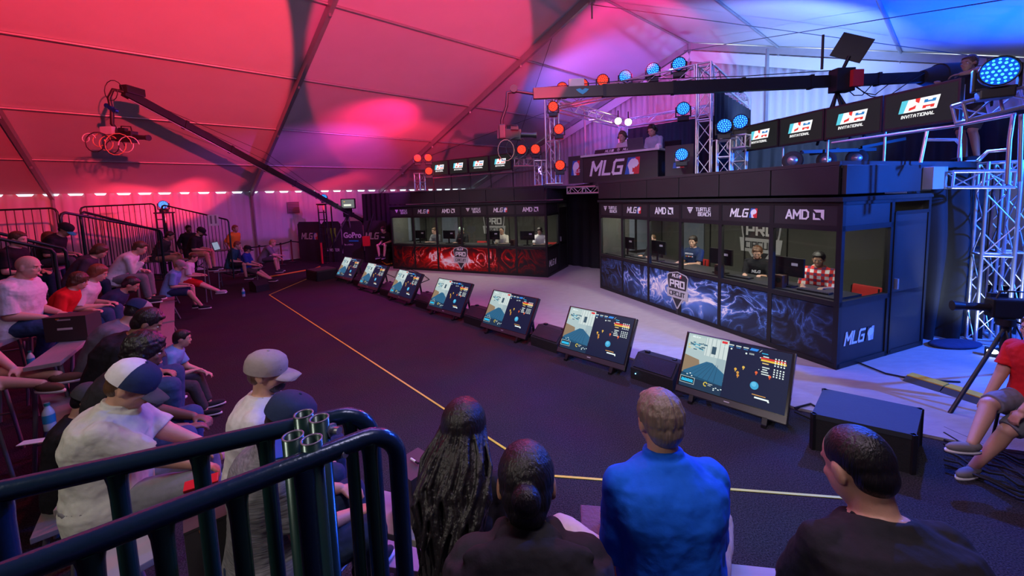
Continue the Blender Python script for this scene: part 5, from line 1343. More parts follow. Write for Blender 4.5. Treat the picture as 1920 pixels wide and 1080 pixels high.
barrier('black sponsor barrier with white letters at the left end beside the white wall', 562, 606, 18.8, 18.2, 1.85, d_mlg)
barrier('black sponsor barrier with three green claw strokes', 607, 642, 18.2, 17.9, 1.85, d_mon)
barrier('black sponsor barrier with a camera maker name behind the tripod', 644, 683, 17.9, 17.6, 1.85, d_go)
barrier('black sponsor barrier with white letters next to the red booth', 685, 728, 17.6, 17.2, 1.85, d_mlg)
pr_ = None
RP = mat('red_post', (.60, .02, .03), .45)
for k, (px, d, l, h) in enumerate(((603, 17.5, 'bright red post standing on the carpet before the barriers', .95), (527, 17.6, 'dark red belt post left of the sponsor barriers', .95), (547, 18.4, 'dark red belt post nearest the sponsor barriers', 1.0), (487, 16.9, 'dark red belt post behind the grey shirted spectator', .95))):
    p = DP(px, 470, d); p.z = 0; r = thing('belt_post', l, 'post', p, 0, 'belt posts')
    MB().cyl((0, 0, .02), (0, 0, h), .045 if k == 0 else .032, RP if k == 0 else mat('dark_red_post', (.16, .01, .02), .5), n=12).build('post', r); MB().cyl((0, 0, 0), (0, 0, .03), .16, BLACK, n=20).build('base', r); MB().cyl((0, 0, h - .02), (0, 0, h + .05), .04, BLACK, n=12).build('post_cap', r)
mb = MB(); pp = [DP(450, 460, 16.2), DP(487, 470, 16.9), DP(527, 470, 17.6), DP(547, 470, 18.4), DP(562, 470, 18.7)]
zz = [.95, .93, .93, .98, .9]
for i in range(4): a_, b_ = pp[i].copy(), pp[i + 1].copy(); a_.z, b_.z = zz[i], zz[i + 1]; mb.bar(a_, b_, .006, .05, BLACK)
tag(mb.build('barrier_belt'), 'black retractable belt strung between the dark red posts', 'belt')
def scaffold(label, top_px, d, zb=0):
    p = DP(*top_px, d); h = p.z - .30; b = Vector((p.x, p.y, 0)); r = thing('light_stand_tower', label, 'tower', b, R(-20))
    for sx in (-1, 1):
        for sy in (-1, 1): MB().cyl((sx * .22, sy * .15, 0), (sx * .22, sy * .15, h), .03, BLACK, n=8).build('upright', r)
    z_ = .3
    while z_ < h:
        MB().cyl((-.22, -.15, z_), (.22, -.15, z_), .022, BLACK, n=6).build('rung', r); z_ += .33
    MB().box((0, 0, h), (.55, .4, .05), BLACK).build('top_platform', r)
    return p
s1 = scaffold('black light scaffold behind the upper seats with a blue lit lamp on top', (306, 384), 15.0)
s2 = scaffold('black light scaffold by the wall behind the sponsor barriers', (607, 370), 17.9)
head('blue', s1, 'small blue stage light on the scaffold behind the upper seats', 1.0); head('blue', s2, 'small blue stage light on the scaffold near the sponsor barriers', .9)
# ------------------------------------------------------------------ bleacher planks
PLK = mat('bleacher_plank', (.34, .32, .31), .5, .2, var=.12, scale=3, stretch=(1, 12, 1)); GAL = mat('galvanised', (.25, .26, .27), .45, .7)
def plank(label, a, b, z, w=.26, legs=True):
    a = Vector((a[0], a[1], 0)); b = Vector((b[0], b[1], 0)); d = b - a; L = d.length; r = thing('bleacher_bench', label, 'bench', a, math.atan2(d.y, d.x))
    MB().box((L / 2, 0, z - .02), (L, w, .04), PLK, bev=.006).build('seat_plank', r)
    n = max(2, int(L / 1.6) + 1)
    for i in range(n):
        x = .12 + (L - .24) * i / (n - 1)
        m = MB().bar((x, -.10, z - .05), (x, .10, z - .05), .04, .03, GAL)
        if legs:
            m.cyl((x, -.08, z - .06), (x, -.16, 0), .018, GAL, n=6); m.cyl((x, .08, z - .06), (x, .20, 0), .018, GAL, n=6); m.cyl((x, -.12, z * .35), (x, .15, z * .35), .012, GAL, n=6)
        m.build('leg_frame', r)
    if legs and L > 1.5:
        MB().cyl((.12, .15, .08), (min(L - .12, 1.7), .1, z - .1), .014, GAL, n=6).build('cross_brace', r)
    return r
D_ = Vector((.643, -.766, 0)); NB = Vector((-.766, -.643, 0)); B0 = Vector((-4.6, 5.2, 0))
def rowp(k, t): return B0 + NB * (.15 + .78 * (k - 1)) + D_ * t
plank('long front bench on the left bank holding the boy in the white shirt', rowp(1, -3.2), rowp(1, 2.2), .45)
plank('front bench on the left bank under the man in the light blue shirt', rowp(1, -7.7), rowp(1, -3.35), .45)
plank('bench with the water bottle and paper left of the big man in the pale shirt', (-5.0, 4.17), (-1.95, 1.87), .85, .27)
plank('short empty bench at the left edge beside the bald man', DP(0, 625, 4.85).xy, DP(77, 590, 5.5).xy, 1.25, .25)
plank('front bench holding the black boxes and the long haired woman', (-1.3, 2.35), (.36, 1.79), .85, .27)
plank('front bench under the man in the blue polo and the man in black', (.42, 1.73), (2.7, 1.36), .85, .27)
# railings of the left bank: tube frame with many thin bars
GRN = mat('dark_green_tube', (.012, .035, .032), .35, .4)
def railing(label, pts, h0, h1, zbase, bar=.13, r_=.022, name='seat_railing'):
    """pts: two plan points; heights of the top rail at each end above zbase"""
    a = Vector((pts[0][0], pts[0][1], 0)); b = Vector((pts[1][0], pts[1][1], 0)); L = (b - a).length; d = (b - a).normalized(); r = thing(name, label, 'railing', (a.x, a.y, 0))
    za, zb = (zbase, zbase) if not isinstance(zbase, tuple) else zbase
    t = lambda x, z: d * x + Vector((0, 0, z))
    ha, hb = za + h0, zb + h1
    MB().tube([t(0, za), t(0, ha - .1), t(.03, ha - .03), t(.1, ha), t(L - .1, hb), t(L - .03, hb - .03), t(L, hb - .1), t(L, zb)], r_ * 1.1, GRN, 8).build('rail_frame', r)
    MB().cyl(t(0, za + .1), t(L, zb + .1), r_ * .8, GRN, n=6).build('lower_rail', r)
    n = int(L / bar)
    for i in range(1, n): x = L * i / n; MB().cyl(t(x, za + (zb - za) * i / n + .1), t(x, ha + (hb - ha) * i / n), .009, GRN, n=5).build('baluster', r)
    return r
def rail_px(label, q0, q1, d0, d1, zb0, zb1, **k):
    a = DP(*q0, d0); b = DP(*q1, d1); return railing(label, (a.xy, b.xy), a.z - zb0, b.z - zb1, (zb0, zb1), **k)
rail_px('tall railing panel along the back of the seats at the far left edge', (-60, 396), (106, 390), 9.2, 9.9, 1.0, 1.0)
rail_px('tall railing panel behind the upper seats left of the scaffold', (150, 388), (290, 382), 11.5, 13.2, .9, .9)
rail_px('tall sloping railing panel right of the scaffold towards the orange shirt', (303, 385), (428, 411), 13.4, 13.0, .9, .3)
rail_px('sloping stair railing behind the white hooded spectator', (112, 399), (300, 430), 8.0, 10.4, 1.2, .7, bar=.16, r_=.026)
rail_px('sloping stair railing right beside the first one', (150, 398), (302, 432), 8.8, 11.2, 1.2, .7, bar=.18, r_=.026)
rail_px('low sloping railing in front of the spectators at the far left edge', (-40, 434), (122, 462), 6.1, 6.9, 1.2, .9, bar=.16, r_=.024)
rail_px('second low sloping railing beside the first at the far left edge', (-40, 445), (100, 464), 5.7, 6.4, 1.2, .9, bar=.2, r_=.024)
p = DP(400, 413, 12.9); r = thing('paper_sign', 'white paper notice taped to the sloping railing', 'sign', p, math.atan2(-p.x, p.y)); MB().box((0, 0, 0), (.28, .01, .36), LOGOW).build('paper', r); mb = MB(); [mb.box((-.06 + .12 * i, -.007, .02), (.05, .004, .26), mat('print_grey', (.25, .2, .25), .7)) for i in range(2)]; mb.build('print', r)

# ------------------------------------------------------------------ the railing in the foreground
RAIL = mat('navy_gloss_paint', (.012, .035, .075), .22, .35, var=.15, scale=12, bump=.06, bscale=80, spec=.6)
RAILG = mat('green_gloss_paint', (.012, .045, .040), .25, .35, var=.15, scale=12, spec=.6)
ZR = 2.12
def frail2(label, a, c, posts, extra=()):
    """a: far off-frame start, c: bend corner; the rail turns down at c"""
    A_ = FP(*a, ZR); C_ = FP(*c, ZR); d = (C_ - A_).normalized(); b = Vector((C_.x, C_.y, 0.0)); r = thing('stair_railing', label, 'railing', b)
    rb_ = .075; pts = [A_ - b]
    s0 = C_ - b - d * rb_
    for i in range(9):
        t = i / 8 * PI / 2; pts.append(s0 + d * (rb_ * math.sin(t)) + Vector((0, 0, -rb_ * (1 - math.cos(t)))))
    pts.append(Vector((0, 0, 0)))
    MB().tube(pts, .0205, RAIL, 20).build('top_rail', r)
    for (x, y, rad) in posts:
        p = FP(x, y, ZR); k = (p - A_).dot(d); p = A_ + d * k - b
        MB().tube([p + Vector((0, 0, -.010)), p + Vector((0, 0, -.035)), p + Vector((0, 0, -.065)), Vector((p.x, p.y, 0))], [.021, rad * 1.08, rad, rad], RAILG if rad < .018 else RAIL, 14).build('post', r)
    MB().cyl(A_ - b + Vector((0, 0, -.98)), Vector((0, 0, 1.14)), .017, RAIL, n=14).build('lower_rail', r)
    return r
frail2('thick dark blue stair railing nearer the crowd, ending in a bend by the clamp', (-180, 962), (694, 768), [(-10, 925, .02), (212, 880, .0155), (367, 850, .0155), (494, 820, .0165), (655, 778, .0155)])
frail2('thick dark blue stair railing nearest the camera, ending in a bend at the right', (-120, 1128), (742, 800), [(150, 1062, .0155), (300, 975, .0155), (444, 925, .0155), (571, 870, .02), (690, 818, .0155)])
cl = FP(575, 800, ZR + .02); r = thing('pipe_clamp', 'cluster of four open pipe ends bolted between the two stair railings', 'clamp', (cl.x, cl.y, 0))
for x, y in ((569, 776), (598, 784), (549, 817), (584, 824)):
    p = FP(x, y, ZR + .035) - Vector((cl.x, cl.y, 0.0)); m = MB()
    m.lathe([(.0215, -p.z), (.0215, 0), (.0185, 0), (.0185, -.09), (.0, -.09)], RAILG, 22, Matrix.Translation(p)); m.build('pipe', r)
    MB().lathe([(.0218, -.001), (.0218, .001), (.0183, .001), (.0183, -.002)], mat('worn_rim', (.18, .2, .22), .4, .6), 22, Matrix.Translation(p)).build('pipe_rim', r)
for x, y, z_ in ((618, 806, ZR), (629, 848, ZR - .01)):
    p = FP(x, y, z_) - Vector((cl.x, cl.y, 0.0)); m = MB(); dx = Vector((.9, -.35, .1)).normalized(); m.cyl(p, p + dx * .010, .016, GAL, n=6, smooth=False); m.cyl(p + dx * .010, p + dx * .03, .009, mat('steel_bright', (.5, .52, .56), .3, .9), n=12); m.cyl(p - dx * .08, p, .008, GAL, n=10); m.build('bolt', r)
p = FP(626, 905, 1.93) - Vector((cl.x, cl.y, 0.0))
# ------------------------------------------------------------------ small things on the benches
def bottle(label, px, py, z, k=1.0, capc=(.02, .2, .18), lab=(.02, .25, .45)):
    p = FP(px, py, z); r = thing('water_bottle', label, 'bottle', p); r.scale = (k, k, k)
    pl = mat('bottle_clear_blue', (.45, .55, .6), .15, spec=.8); prof = [(.0, 0), (.031, .0), (.033, .01), (.033, .045), (.031, .06), (.033, .075), (.033, .125), (.030, .14), (.02, .165), (.013, .178), (.013, .19), (.0, .19)]
    MB().lathe(prof, pl, 18).build('bottle_body', r); MB().cyl((0, 0, .185), (0, 0, .205), .0155, mat('cap_%g' % capc[0], capc, .4), n=16).build('bottle_cap', r)
    MB().lathe([(.0338, .06), (.0338, .12)], mat('label_%g' % lab[1], lab, .4), 18).build('bottle_label', r); return r
bottle('clear water bottle with dark cap left of the big man in the pale shirt', 95, 806, .85, 1.15)
bottle('water bottle standing on the bench beside the bald man', 65, 588, 1.25, 1.1, (.6, .6, .62)); bottle('water bottle on the low bench between the sandals and the empty bench', 60, 690, .87, 1.0, (.02, .25, .2))
bottle('small water bottle on the floor beside the teal shirted spectator', 457, 556, 0, 1.3)
p = FP(68, 828, .855); r = thing('folded_paper', 'white folded paper on the bench beside the water bottle', 'paper', p, R(15)); MB().box((0, 0, .004), (.20, .07, .006), LOGOW).build('paper_sheet', r)
BXM = mat('box_black_card', (.045, .042, .04), .5, var=.1)
def dbox(label, p, a, d, txt=True):
    r = thing('display_box', label, 'box', p, a); MB().box((0, 0, d[2] / 2), d, BXM, bev=.004).build('box_body', r); MB().box((0, 0, d[2] - .002), (d[0] * 1.01, d[1] * 1.01, .012), BXM).build('box_lid', r)
    MB().box((-d[0] * .15, -d[1] / 2 - .004, d[2] - .02), (.03, .003, .012), mat('orange_tab', (.7, .2, .02), .5)).build('tab', r)
    if txt: MB().box((0, -d[1] / 2 - .001, d[2] * .5), (.006, .002, .07), LOGOS).build('box_print', r)
    return r
q = [FP(772, 837, 1.13), FP(809, 860, 1.13), FP(786, 906, 1.13), FP(743.5, 876, 1.13)]
cx_ = sum((Vector(v) for v in q), Vector()) / 4; e_ = (q[2] - q[3]); f_ = (q[1] - q[2])
dbox('tall black cardboard box with a pen on its lid on the front bench', (cx_.x, cx_.y, .852), math.atan2(e_.y, e_.x), (e_.length, f_.length, .275))
r = thing('marker_pen', 'white and black marker pen lying on the black box', 'pen', (cx_.x, cx_.y, 1.138), R(-40)); MB().cyl((-.035, 0, .006), (.01, 0, .006), .006, LOGOW).build('pen_barrel', r); MB().cyl((.01, 0, .006), (.035, 0, .006), .0065, BLACK).build('pen_cap', r)
plank('short bench carrying the black box with a white printed line', FP(78, 684, 1.24).xy, FP(160, 622, 1.24).xy, 1.24, .24)
p = FP(150, 640, .87); dbox('black cardboard box standing on the bench before the red shirted spectator', (p.x, p.y, .87), R(10), (.40, .2, .27), False).location = (FP(141, 634, 1.245).x, FP(141, 634, 1.245).y, 1.245)
p = FP(155, 590, 1.13); mb = MB(); mb.box((0, -.105, .24), (.12, .004, .014), LOGOS); mb.box((.0, -.105, .14), (.14, .004, .022), LOGOW)
o = mb.build('box_print', bpy.data.objects['display_box.001'])
p = FP(1112, 1010, .86); r = thing('folded_bag', 'dull purple paper bag lying on the bench between the hooded spectator and the blue shirt', 'bag', p, R(-8)); MB().box((0, .05, .03), (.12, .22, .055), mat('plum_bag', (.12, .06, .1), .7, bump=.5), bev=.01).build('bag_body', r)
p = FP(393, 960, 1.15); r = dbox('black box standing behind the railing beside the big man in the pale shirt', (p.x, p.y, .86), R(40), (.2, .2, .30))
r = thing('stage_speaker', 'small black wedge on the floor between the teal shirt and grey shirt spectators', 'speaker', FP(487, 545), R(60)); MB().prism([(-.2, 0), (.2, 0), (.2, .3), (0, .35), (-.2, .2)], .4, BLKM, Matrix(((0, 0, 1, -.2), (1, 0, 0, 0), (0, 1, 0, 0), (0, 0, 0, 1)))).build('speaker_box', r)
# ------------------------------------------------------------------ the people
C = {}
def cl_(n, c, **k):
    if n not in C: C[n] = cloth(n, c, **k)
    return C[n]
JEAN = cl_('blue_jeans', (.035, .07, .16)); DJ = cl_('dark_jeans', (.015, .03, .07)); WH = cl_('white', (.66, .65, .66)); BKC = cl_('black', (.016, .016, .019)); GRY = cl_('grey', (.16, .165, .18))
PALE = cl_('pale_khaki', (.50, .52, .46)); BLU_ = cl_('cobalt_blue', (.006, .12, .72)); NAVY = cl_('navy', (.02, .035, .09)); REDC = cl_('red', (.6, .015, .015)); LBL_ = cl_('light_blue', (.16, .36, .66)); TEAL = cl_('teal', (.02, .10, .12))
KHA = cl_('khaki', (.42, .30, .16)); DGR = cl_('dark_grey', (.06, .06, .065)); RYL = cl_('royal_blue', (.02, .06, .35)); ORG = cl_('orange', (.75, .25, .02)); CAPG = cl_('cap_grey', (.33, .28, .28)); PNK = cl_('stone', (.52, .46, .42))
HBR = hair_mat('brown', (.09, .045, .02)); HDK = hair_mat('dark', (.02, .014, .012)); HGR = hair_mat('greying', (.20, .15, .12)); HRD = hair_mat('auburn', (.22, .07, .03)); HBL = hair_mat('black', (.008, .007, .008)); HBD = hair_mat('blond', (.4, .25, .1))
def mel():
    m = mat('cloth_grey_melange', (.16, .165, .175), .85, var=.8, scale=70, bump=.3, bscale=20, stretch=(.35, .35, 3), spec=.2); return m
def fwd(lean, hunch, head, s):
    """offset of the top of the head in front of the pelvis and its height over the pelvis"""
    def d(a): return Vector((0, math.sin(R(a)), math.cos(R(a))))
    p = d(lean) * .17 + d(lean + hunch * .5) * .17 + d(lean + hunch) * .203
    a = head[0] + (lean + hunch) * .55
    p += d(lean + hunch) * .035 + Vector((0, math.cos(R(a)) * .012 + math.sin(R(a)) * .205, math.cos(R(a)) * .205 - math.sin(R(a)) * .012))
    return p.y * s, p.z * s + .095 * s
SEATS = []
def sit(px, py, seat, yaw, label, d=None, **k):
    lean = k.get('lean', 8); hunch = k.get('hunch', 10); hd = k.get('head', (0, 0, 0)); s = k.get('s', 1.0)
    fy, hz = fwd(lean, hunch, hd, s)
    capx = .015 if k.get('cap') else .01
    if d is None: z = seat + hz + capx
    if d is not None: p = DP(px, py, d); seat = p.z - hz - capx
    else: p = FP(px, py, z)
    a = R(yaw); fl = min(.43, seat - .02)
    lx = p.x + math.sin(a) * fy; ly = p.y - math.cos(a) * fy
    k.pop('lean', 0); k.pop('hunch', 0); k.pop('head', 0)
    r = person((lx, ly, seat - fl), a, label, seat=fl, lean=lean, hunch=hunch, head=hd, **k); SEATS.append((px, r, seat)); return r
def logo_on_chest(txt, h, m, dz=-.10):
    def f(root, K):
        rx = K['rx'](K['a'][2]); M = rx.to_4x4(); M.translation = K['neck'] + rx @ Vector((0, (.135 * K['s'] + .035) * (1 + (K['w'] - 1) * 1.3), dz * K['s']))
        MB().text(txt, h, m, M @ RZ(PI) @ RX(PI / 2), .012, bold=.04, shear=.15).build('chest_print', root)
    return f
def chest_blocks(root, K):
    rx = K['rx'](K['a'][2]); M = rx.to_4x4(); M.translation = K['neck'] + rx @ Vector((0, .135 * K['s'] + .042, -.12)); M = M @ RZ(PI) @ RX(PI / 2); mb = MB(); ye = mat('print_yellow', (.7, .5, .05), .6)
    for i in range(6): mb.box((-.09 + i * .035, .02, .0), (.026, .035, .012), LOGOW, M); mb.box((-.08 + i * .032, -.045, 0), (.02, .022, .012), (ye, LOGOR, LOGOW)[i % 3], M)
    mb.build('chest_print', root)
# --- front of the camera
sit(1232, 722, .85, 3, 'man in a cobalt blue polo shirt seen from behind, seated on the front bench', s=1.10, w=1.16, hs=.94, elb=.15, lean=6, hunch=8, head=(0, 5, 0), hair='short', hairm=HGR, shirt=BLU_, collar=True, sleeve=1.0, pants=PNK, near=True, back_only=True, tone='m', handL=(-.16, .34, .60), handR=(.16, .36, .60), kneeout=.7, footL=(-.25, .45, 0), footR=(.25, .45, 0))
sit(985, 830, .85, -2, 'person in a black hooded sweatshirt with hair in a low bun, seen from behind', s=1.04, w=1.5, hs=1.16, lean=8, hunch=18, head=(6, 0, 0), hair='bun', hairm=HBL, shirt=cl_('black_hoodie', (.022, .022, .025)), hood=True, sleeve=1.95, pants=DJ, near=True, back_only=True, tone='t', female=False)
sit(876, 752, .80, -12, 'woman with very long dark hair in a black jacket, seen from behind', s=1.0, hs=1.15, w=1.0, lean=8, hunch=14, head=(6, 10, 0), hair='long', hairm=HBL, shirt=BKC, sleeve=1.95, pants=DJ, near=True, back_only=True, female=True, tone='m')
sit(1592, 795, .85, -4, 'man in a plain black T-shirt looking down, seen from behind on the right', s=1.08, w=1.3, hs=1.08, lean=8, hunch=16, head=(14, 12, 0), hair='crop', hairm=HBL, shirt=BKC, sleeve=.95, pants=DJ, near=True, back_only=True, tone='m', lanyard=BLACK, handL=(-.18, .42, .5), handR=(.1, .45, .5), kneeout=.9, footL=(-.42, .5, 0))
def cap_logo(root, K): 
    mb = MB(); M = K['H4'] @ T(.055, .085, .065) @ RZ(-R(25)) @ RX(PI / 2) @ RY(PI); mb.cyl(M @ Vector((0, 0, .012)), M @ Vector((0, 0, .018)), .016, LOGOW, n=14); mb.prism([(-.03, .012), (.01, .004), (.004, -.002)], .004, LOGOW, M, .016); mb.build('cap_badge', root)
sit(268, 680, .86, -62, 'big man in a pale crinkled shirt and white and navy cap, looking down', s=1.02, hs=1.14, w=1.3, lean=-2, hunch=22, head=(20, 0, 0), hair='crop', hairm=HBR, shirt=PALE, collar=True, sleeve=.9, pants=GRY, near=True, tone='m', cap=(NAVY, cl_('cap_brim_dark', (.08, .08, .07)), WH), handL=(-.08, .52, .58), handR=(.12, .5, .58))
sit(503, 653, .80, -68, 'man in a white T-shirt and tan grey cap in profile', s=1.08, w=1.1, lean=6, hunch=8, head=(-4, -12, 0), hair='crop', hairm=HBR, shirt=WH, sleeve=.9, pants=DJ, near=True, tone='m', cap=(CAPG, CAPG, CAPG), beard=HDK, lanyard=BLACK)
sit(560, 729, .85, -52, 'man in a marled grey T-shirt and navy cap bending forward behind the pipe clamp', s=1.02, w=1.25, lean=0, hunch=16, head=(14, -15, 0), hair='crop', hairm=HDK, shirt=mel(), sleeve=.7, pants=DJ, near=True, tone='m', cap=(NAVY, NAVY, NAVY))
sit(183, 716, .45, -50, 'person in black with a dark beanie hunched behind the big man in the pale shirt', s=1.0, lean=2, hunch=18, head=(16, 0, 0), hair='crop', hairm=HBL, shirt=BKC, sleeve=1.0, pants=DJ, near=True, tone='m', cap=(DGR, DGR, DGR))
sit(287, 622, .85, -58, 'woman in a black T-shirt with dark curly hair looking at the stage', s=1.1, w=1.2, lean=14, hunch=16, head=(4, 0, 0), hair='curly', hairm=HBL, shirt=BKC, sleeve=.95, pants=JEAN, near=True, tone='d', handL=(-.05, .5, .6), handR=(.12, .48, .6))
sit(347, 617, .45, -62, 'boy in a pale T-shirt resting his chin, seated at the front', s=.88, lean=24, hunch=14, head=(-6, 0, 0), hair='short', hairm=HDK, shirt=LBL_, sleeve=.8, pants=DGR, tone='l', handL=(-.1, .45, .5), handR=(.08, .36, .60))
sit(297, 580, .85, -55, 'man in a black T-shirt with a red lanyard bending over', s=1.1, w=1.2, lean=8, hunch=34, head=(14, 0, 0), hair='short', hairm=HDK, shirt=BKC, sleeve=.9, pants=JEAN, near=True, tone='t', lanyard=REDC)
sit(277, 563, .87, -55, 'man in a grey T-shirt and grey cap bending behind the red lanyard', s=1.08, w=1.1, lean=12, hunch=34, head=(12, 40, 0), hair='crop', hairm=HDK, shirt=GRY, sleeve=.9, pants=JEAN, tone='m', cap=(CAPG, CAPG, NAVY))
sit(257, 520, .85, -60, 'bearded man in a navy T-shirt leaning forward, second row', lean=30, hunch=20, s=1.03, head=(8, 0, 0), hair='short', hairm=HDK, shirt=NAVY, sleeve=.95, pants=DJ, tone='m', beard=HDK)
sit(156, 511, None, -65, 'person in a bright red T-shirt with curly brown hair', d=5.6, s=.95, w=1.0, lean=20, hunch=16, head=(6, 0, 0), hair='curly', hairm=HBR, shirt=REDC, sleeve=.9, pants=JEAN, tone='l')
sit(193, 496, None, -62, 'person with reddish hair in a white T-shirt behind the red shirt', d=5.95, s=1.0, w=1.15, lean=20, hunch=18, head=(6, 0, 0), hair='mid', hairm=HRD, shirt=WH, sleeve=.9, pants=JEAN, tone='l')
sit(60, 478, 1.25, -68, 'large bald man in a white printed T-shirt at the left', s=1.08, w=1.35, lean=10, hunch=14, head=(4, -4, 0), hair='bald', shirt=WH, sleeve=.95, pants=JEAN, tone='l', handL=(-.1, .38, .60), handR=(.15, .38, .60), footL=(-.1, .22, 0), footR=(.1, .25, 0), near=True)
sit(198, 459, None, -55, 'brown haired person in a dark charcoal sweater leaning on the railing', d=7.2, lean=24, hunch=20, head=(14, 0, 0), hair='mid', hairm=HBR, shirt=cl_('charcoal', (.05, .04, .06)), sleeve=1.9, pants=DJ, tone='l')
sit(271, 453, None, -62, 'young person in a white hooded top with a neon collar, hand on the face', d=7.5, lean=26, hunch=20, head=(6, 0, 0), hair='short', hairm=HBR, shirt=WH, sleeve=1.9, pants=GRY, tone='l', handR=(.02, .42, .80), lanyard=cl_('neon', (.4, .8, .05)))
sit(131, 418, None, -66, 'man in a black polo shirt and black cap with a teal brim', d=7.6, lean=22, hunch=16, head=(10, -5, 0), hair='crop', hairm=HBL, shirt=BKC, sleeve=.9, pants=DGR, tone='m', cap=(BKC, cl_('teal_bright', (.02, .35, .38)), BKC))
sit(38, 433, None, -75, 'person in a black T-shirt with folded arms at the far left edge', d=6.3, lean=10, hunch=12, head=(4, 0, 0), hair='short', hairm=HBR, shirt=BKC, sleeve=.8, pants=DJ, tone='l')
sit(96, 434, None, -60, 'red lit person behind the far left railing with dark hair', d=8.5, lean=16, hunch=12, hair='mid', hairm=HRD, shirt=DGR, sleeve=1.9, pants=DJ, tone='m')
sit(323, 434, None, -70, 'dark haired person in black beside the scaffold', d=11.0, lean=20, hunch=16, head=(8, 0, 0), hair='short', hairm=HDK, shirt=DGR, sleeve=1.9, pants=KHA, tone='m')
def with_laptop(root, K):
    pass
sit(381, 426, None, -75, 'man in a black T-shirt, khaki shorts and cap using a laptop', d=11.2, lean=14, hunch=14, head=(16, 0, 0), hair='crop', hairm=HBR, shirt=BKC, sleeve=.9, pants=KHA, shorts=True, tone='l', cap=(BKC, BKC, BKC), beard=HDK)
lp = DP(418, 470, 11.0); laptop('open dark laptop on the knees of the man in khaki shorts', (lp.x, lp.y, lp.z), R(105), 1.1)
sit(342, 487, None, -62, 'man in a light blue polo shirt and tan cap on the front bench', d=9.6, lean=16, hunch=14, head=(8, -5, 0), hair='crop', hairm=HBD, shirt=LBL_, sleeve=.9, pants=NAVY, shorts=True, tone='l', cap=(CAPG, CAPG, CAPG), lanyard=BLACK, footR=(.1, .62, 0))
sit(367, 475, None, -62, 'boy in a white printed T-shirt and red shorts stretching his legs', d=10.4, s=.93, lean=14, hunch=14, head=(12, 0, 0), hair='short', hairm=HBR, shirt=WH, sleeve=.9, pants=REDC, shorts=True, tone='l', footL=(-.05, .75, .02), footR=(.12, .80, .02), shoe=cl_('shoe_grey', (.35, .35, .38)))
sit(448, 452, .5, -72, 'man in a teal T-shirt and black shorts at the end of the front bench', d=13.3, s=1.05, lean=14, hunch=12, hair='short', hairm=HRD, shirt=TEAL, sleeve=.8, pants=BKC, shorts=True, tone='l', head=(8, 0, 0))
sit(465, 459, .45, -76, 'person in a royal blue T-shirt with long stretched legs', d=13.4, lean=2, hunch=12, hair='mid', hairm=HBR, shirt=RYL, sleeve=.8, pants=DGR, shorts=True, tone='l', footL=(-.05, .72, 0), footR=(.12, .78, 0), cap=(BKC, BKC, BKC))
sit(514, 449, .45, -72, 'man in a grey T-shirt leaning forward, rightmost spectator on the left bank', d=14.6, s=1.03, lean=26, hunch=14, hair='short', hairm=HBD, shirt=GRY, sleeve=.8, pants=DGR, shorts=True, tone='l', head=(0, 0, 0), handR=(.05, .62, .62), handL=(-.12, .55, .5))
person((DP(436, 450, 13.9).x, 13.9, .3), R(-100), 'person in an orange T-shirt standing behind the sloping railing', stand=True, hair='short', hairm=HRD, shirt=ORG, sleeve=.9, pants=DJ, tone='m', s=1.02)
person((DP(352, 450, 13.2).x, 13.2, .45), R(-120), 'dark dressed person standing in the shade beside the scaffold', stand=True, hair='short', hairm=HBL, shirt=BKC, sleeve=1.9, pants=BKC, tone='d', s=.98)
# legs at the left edge, seated person mostly outside the frame
sit(-75, 560, None, -80, 'barely visible person at the left edge stretching legs in sandals over the bench', d=3.5, lean=14, hunch=14, w=1.05, hair='short', hairm=HDK, shirt=GRY, sleeve=.8, pants=DGR, shorts=True, tone='l', near=True, footL=(-.1, .92, .36), footR=(.05, .95, .34), handL=(-.05, .62, .46), handR=(.12, .60, .46), shoe=cl_('sandal_brown', (.14, .08, .05)))
# person with crossed legs on a chair at the right edge
pr_ = person((4.66, 3.40, 0), R(92), 'person with bare crossed legs, grey shoes and a red shirt at the right edge', seat=.60, lean=2, hunch=8, hair='short', hairm=HBR, shirt=REDC, sleeve=.7, pants=GRY, shorts=True, tone='m', near=True, footL=(.0, .56, 0.0), footR=(-.10, .72, .30), handR=(.15, .30, .62), handL=(-.12, .35, .62), shoe=cl_('shoe_taupe', (.20, .19, .18)))
c_ = chair_red(BLKM, BLACK); c_.location = (4.74, 3.40, 0.06); c_.rotation_euler = (0, 0, R(92)); tag(c_, 'black folding chair under the person with crossed legs', 'chair')
# camera crane operator, seated camera operator
person((DP(1822, 300, 7.0).x, 7.0, DZ), R(85), 'crane operator in a black shirt and shorts standing at the counterweight', stand=True, s=1.06, hair='short', hairm=HBR, shirt=BKC, sleeve=.7, pants=DGR, shorts=True, tone='t', handL=(-.2, .45, 1.45), handR=(.15, .5, 1.4), near=True, head=(-5, 10, 0))
sit(716, 425, None, 160, 'camera operator in black T-shirt and shorts sitting before the red booth', d=16.2, s=1.05, lean=16, hunch=12, hair='short', hairm=HDK, shirt=BKC, sleeve=.8, pants=BKC, shorts=True, tone='l', head=(8, 0, 0), near=False, extra=logo_on_chest('MLG', .06, LOGOW))
c_ = dup(c_, DP(716, 470, 16.3) * 1.0, R(160), 'black folding chair under the seated camera operator'); c_.location.z = 0.03
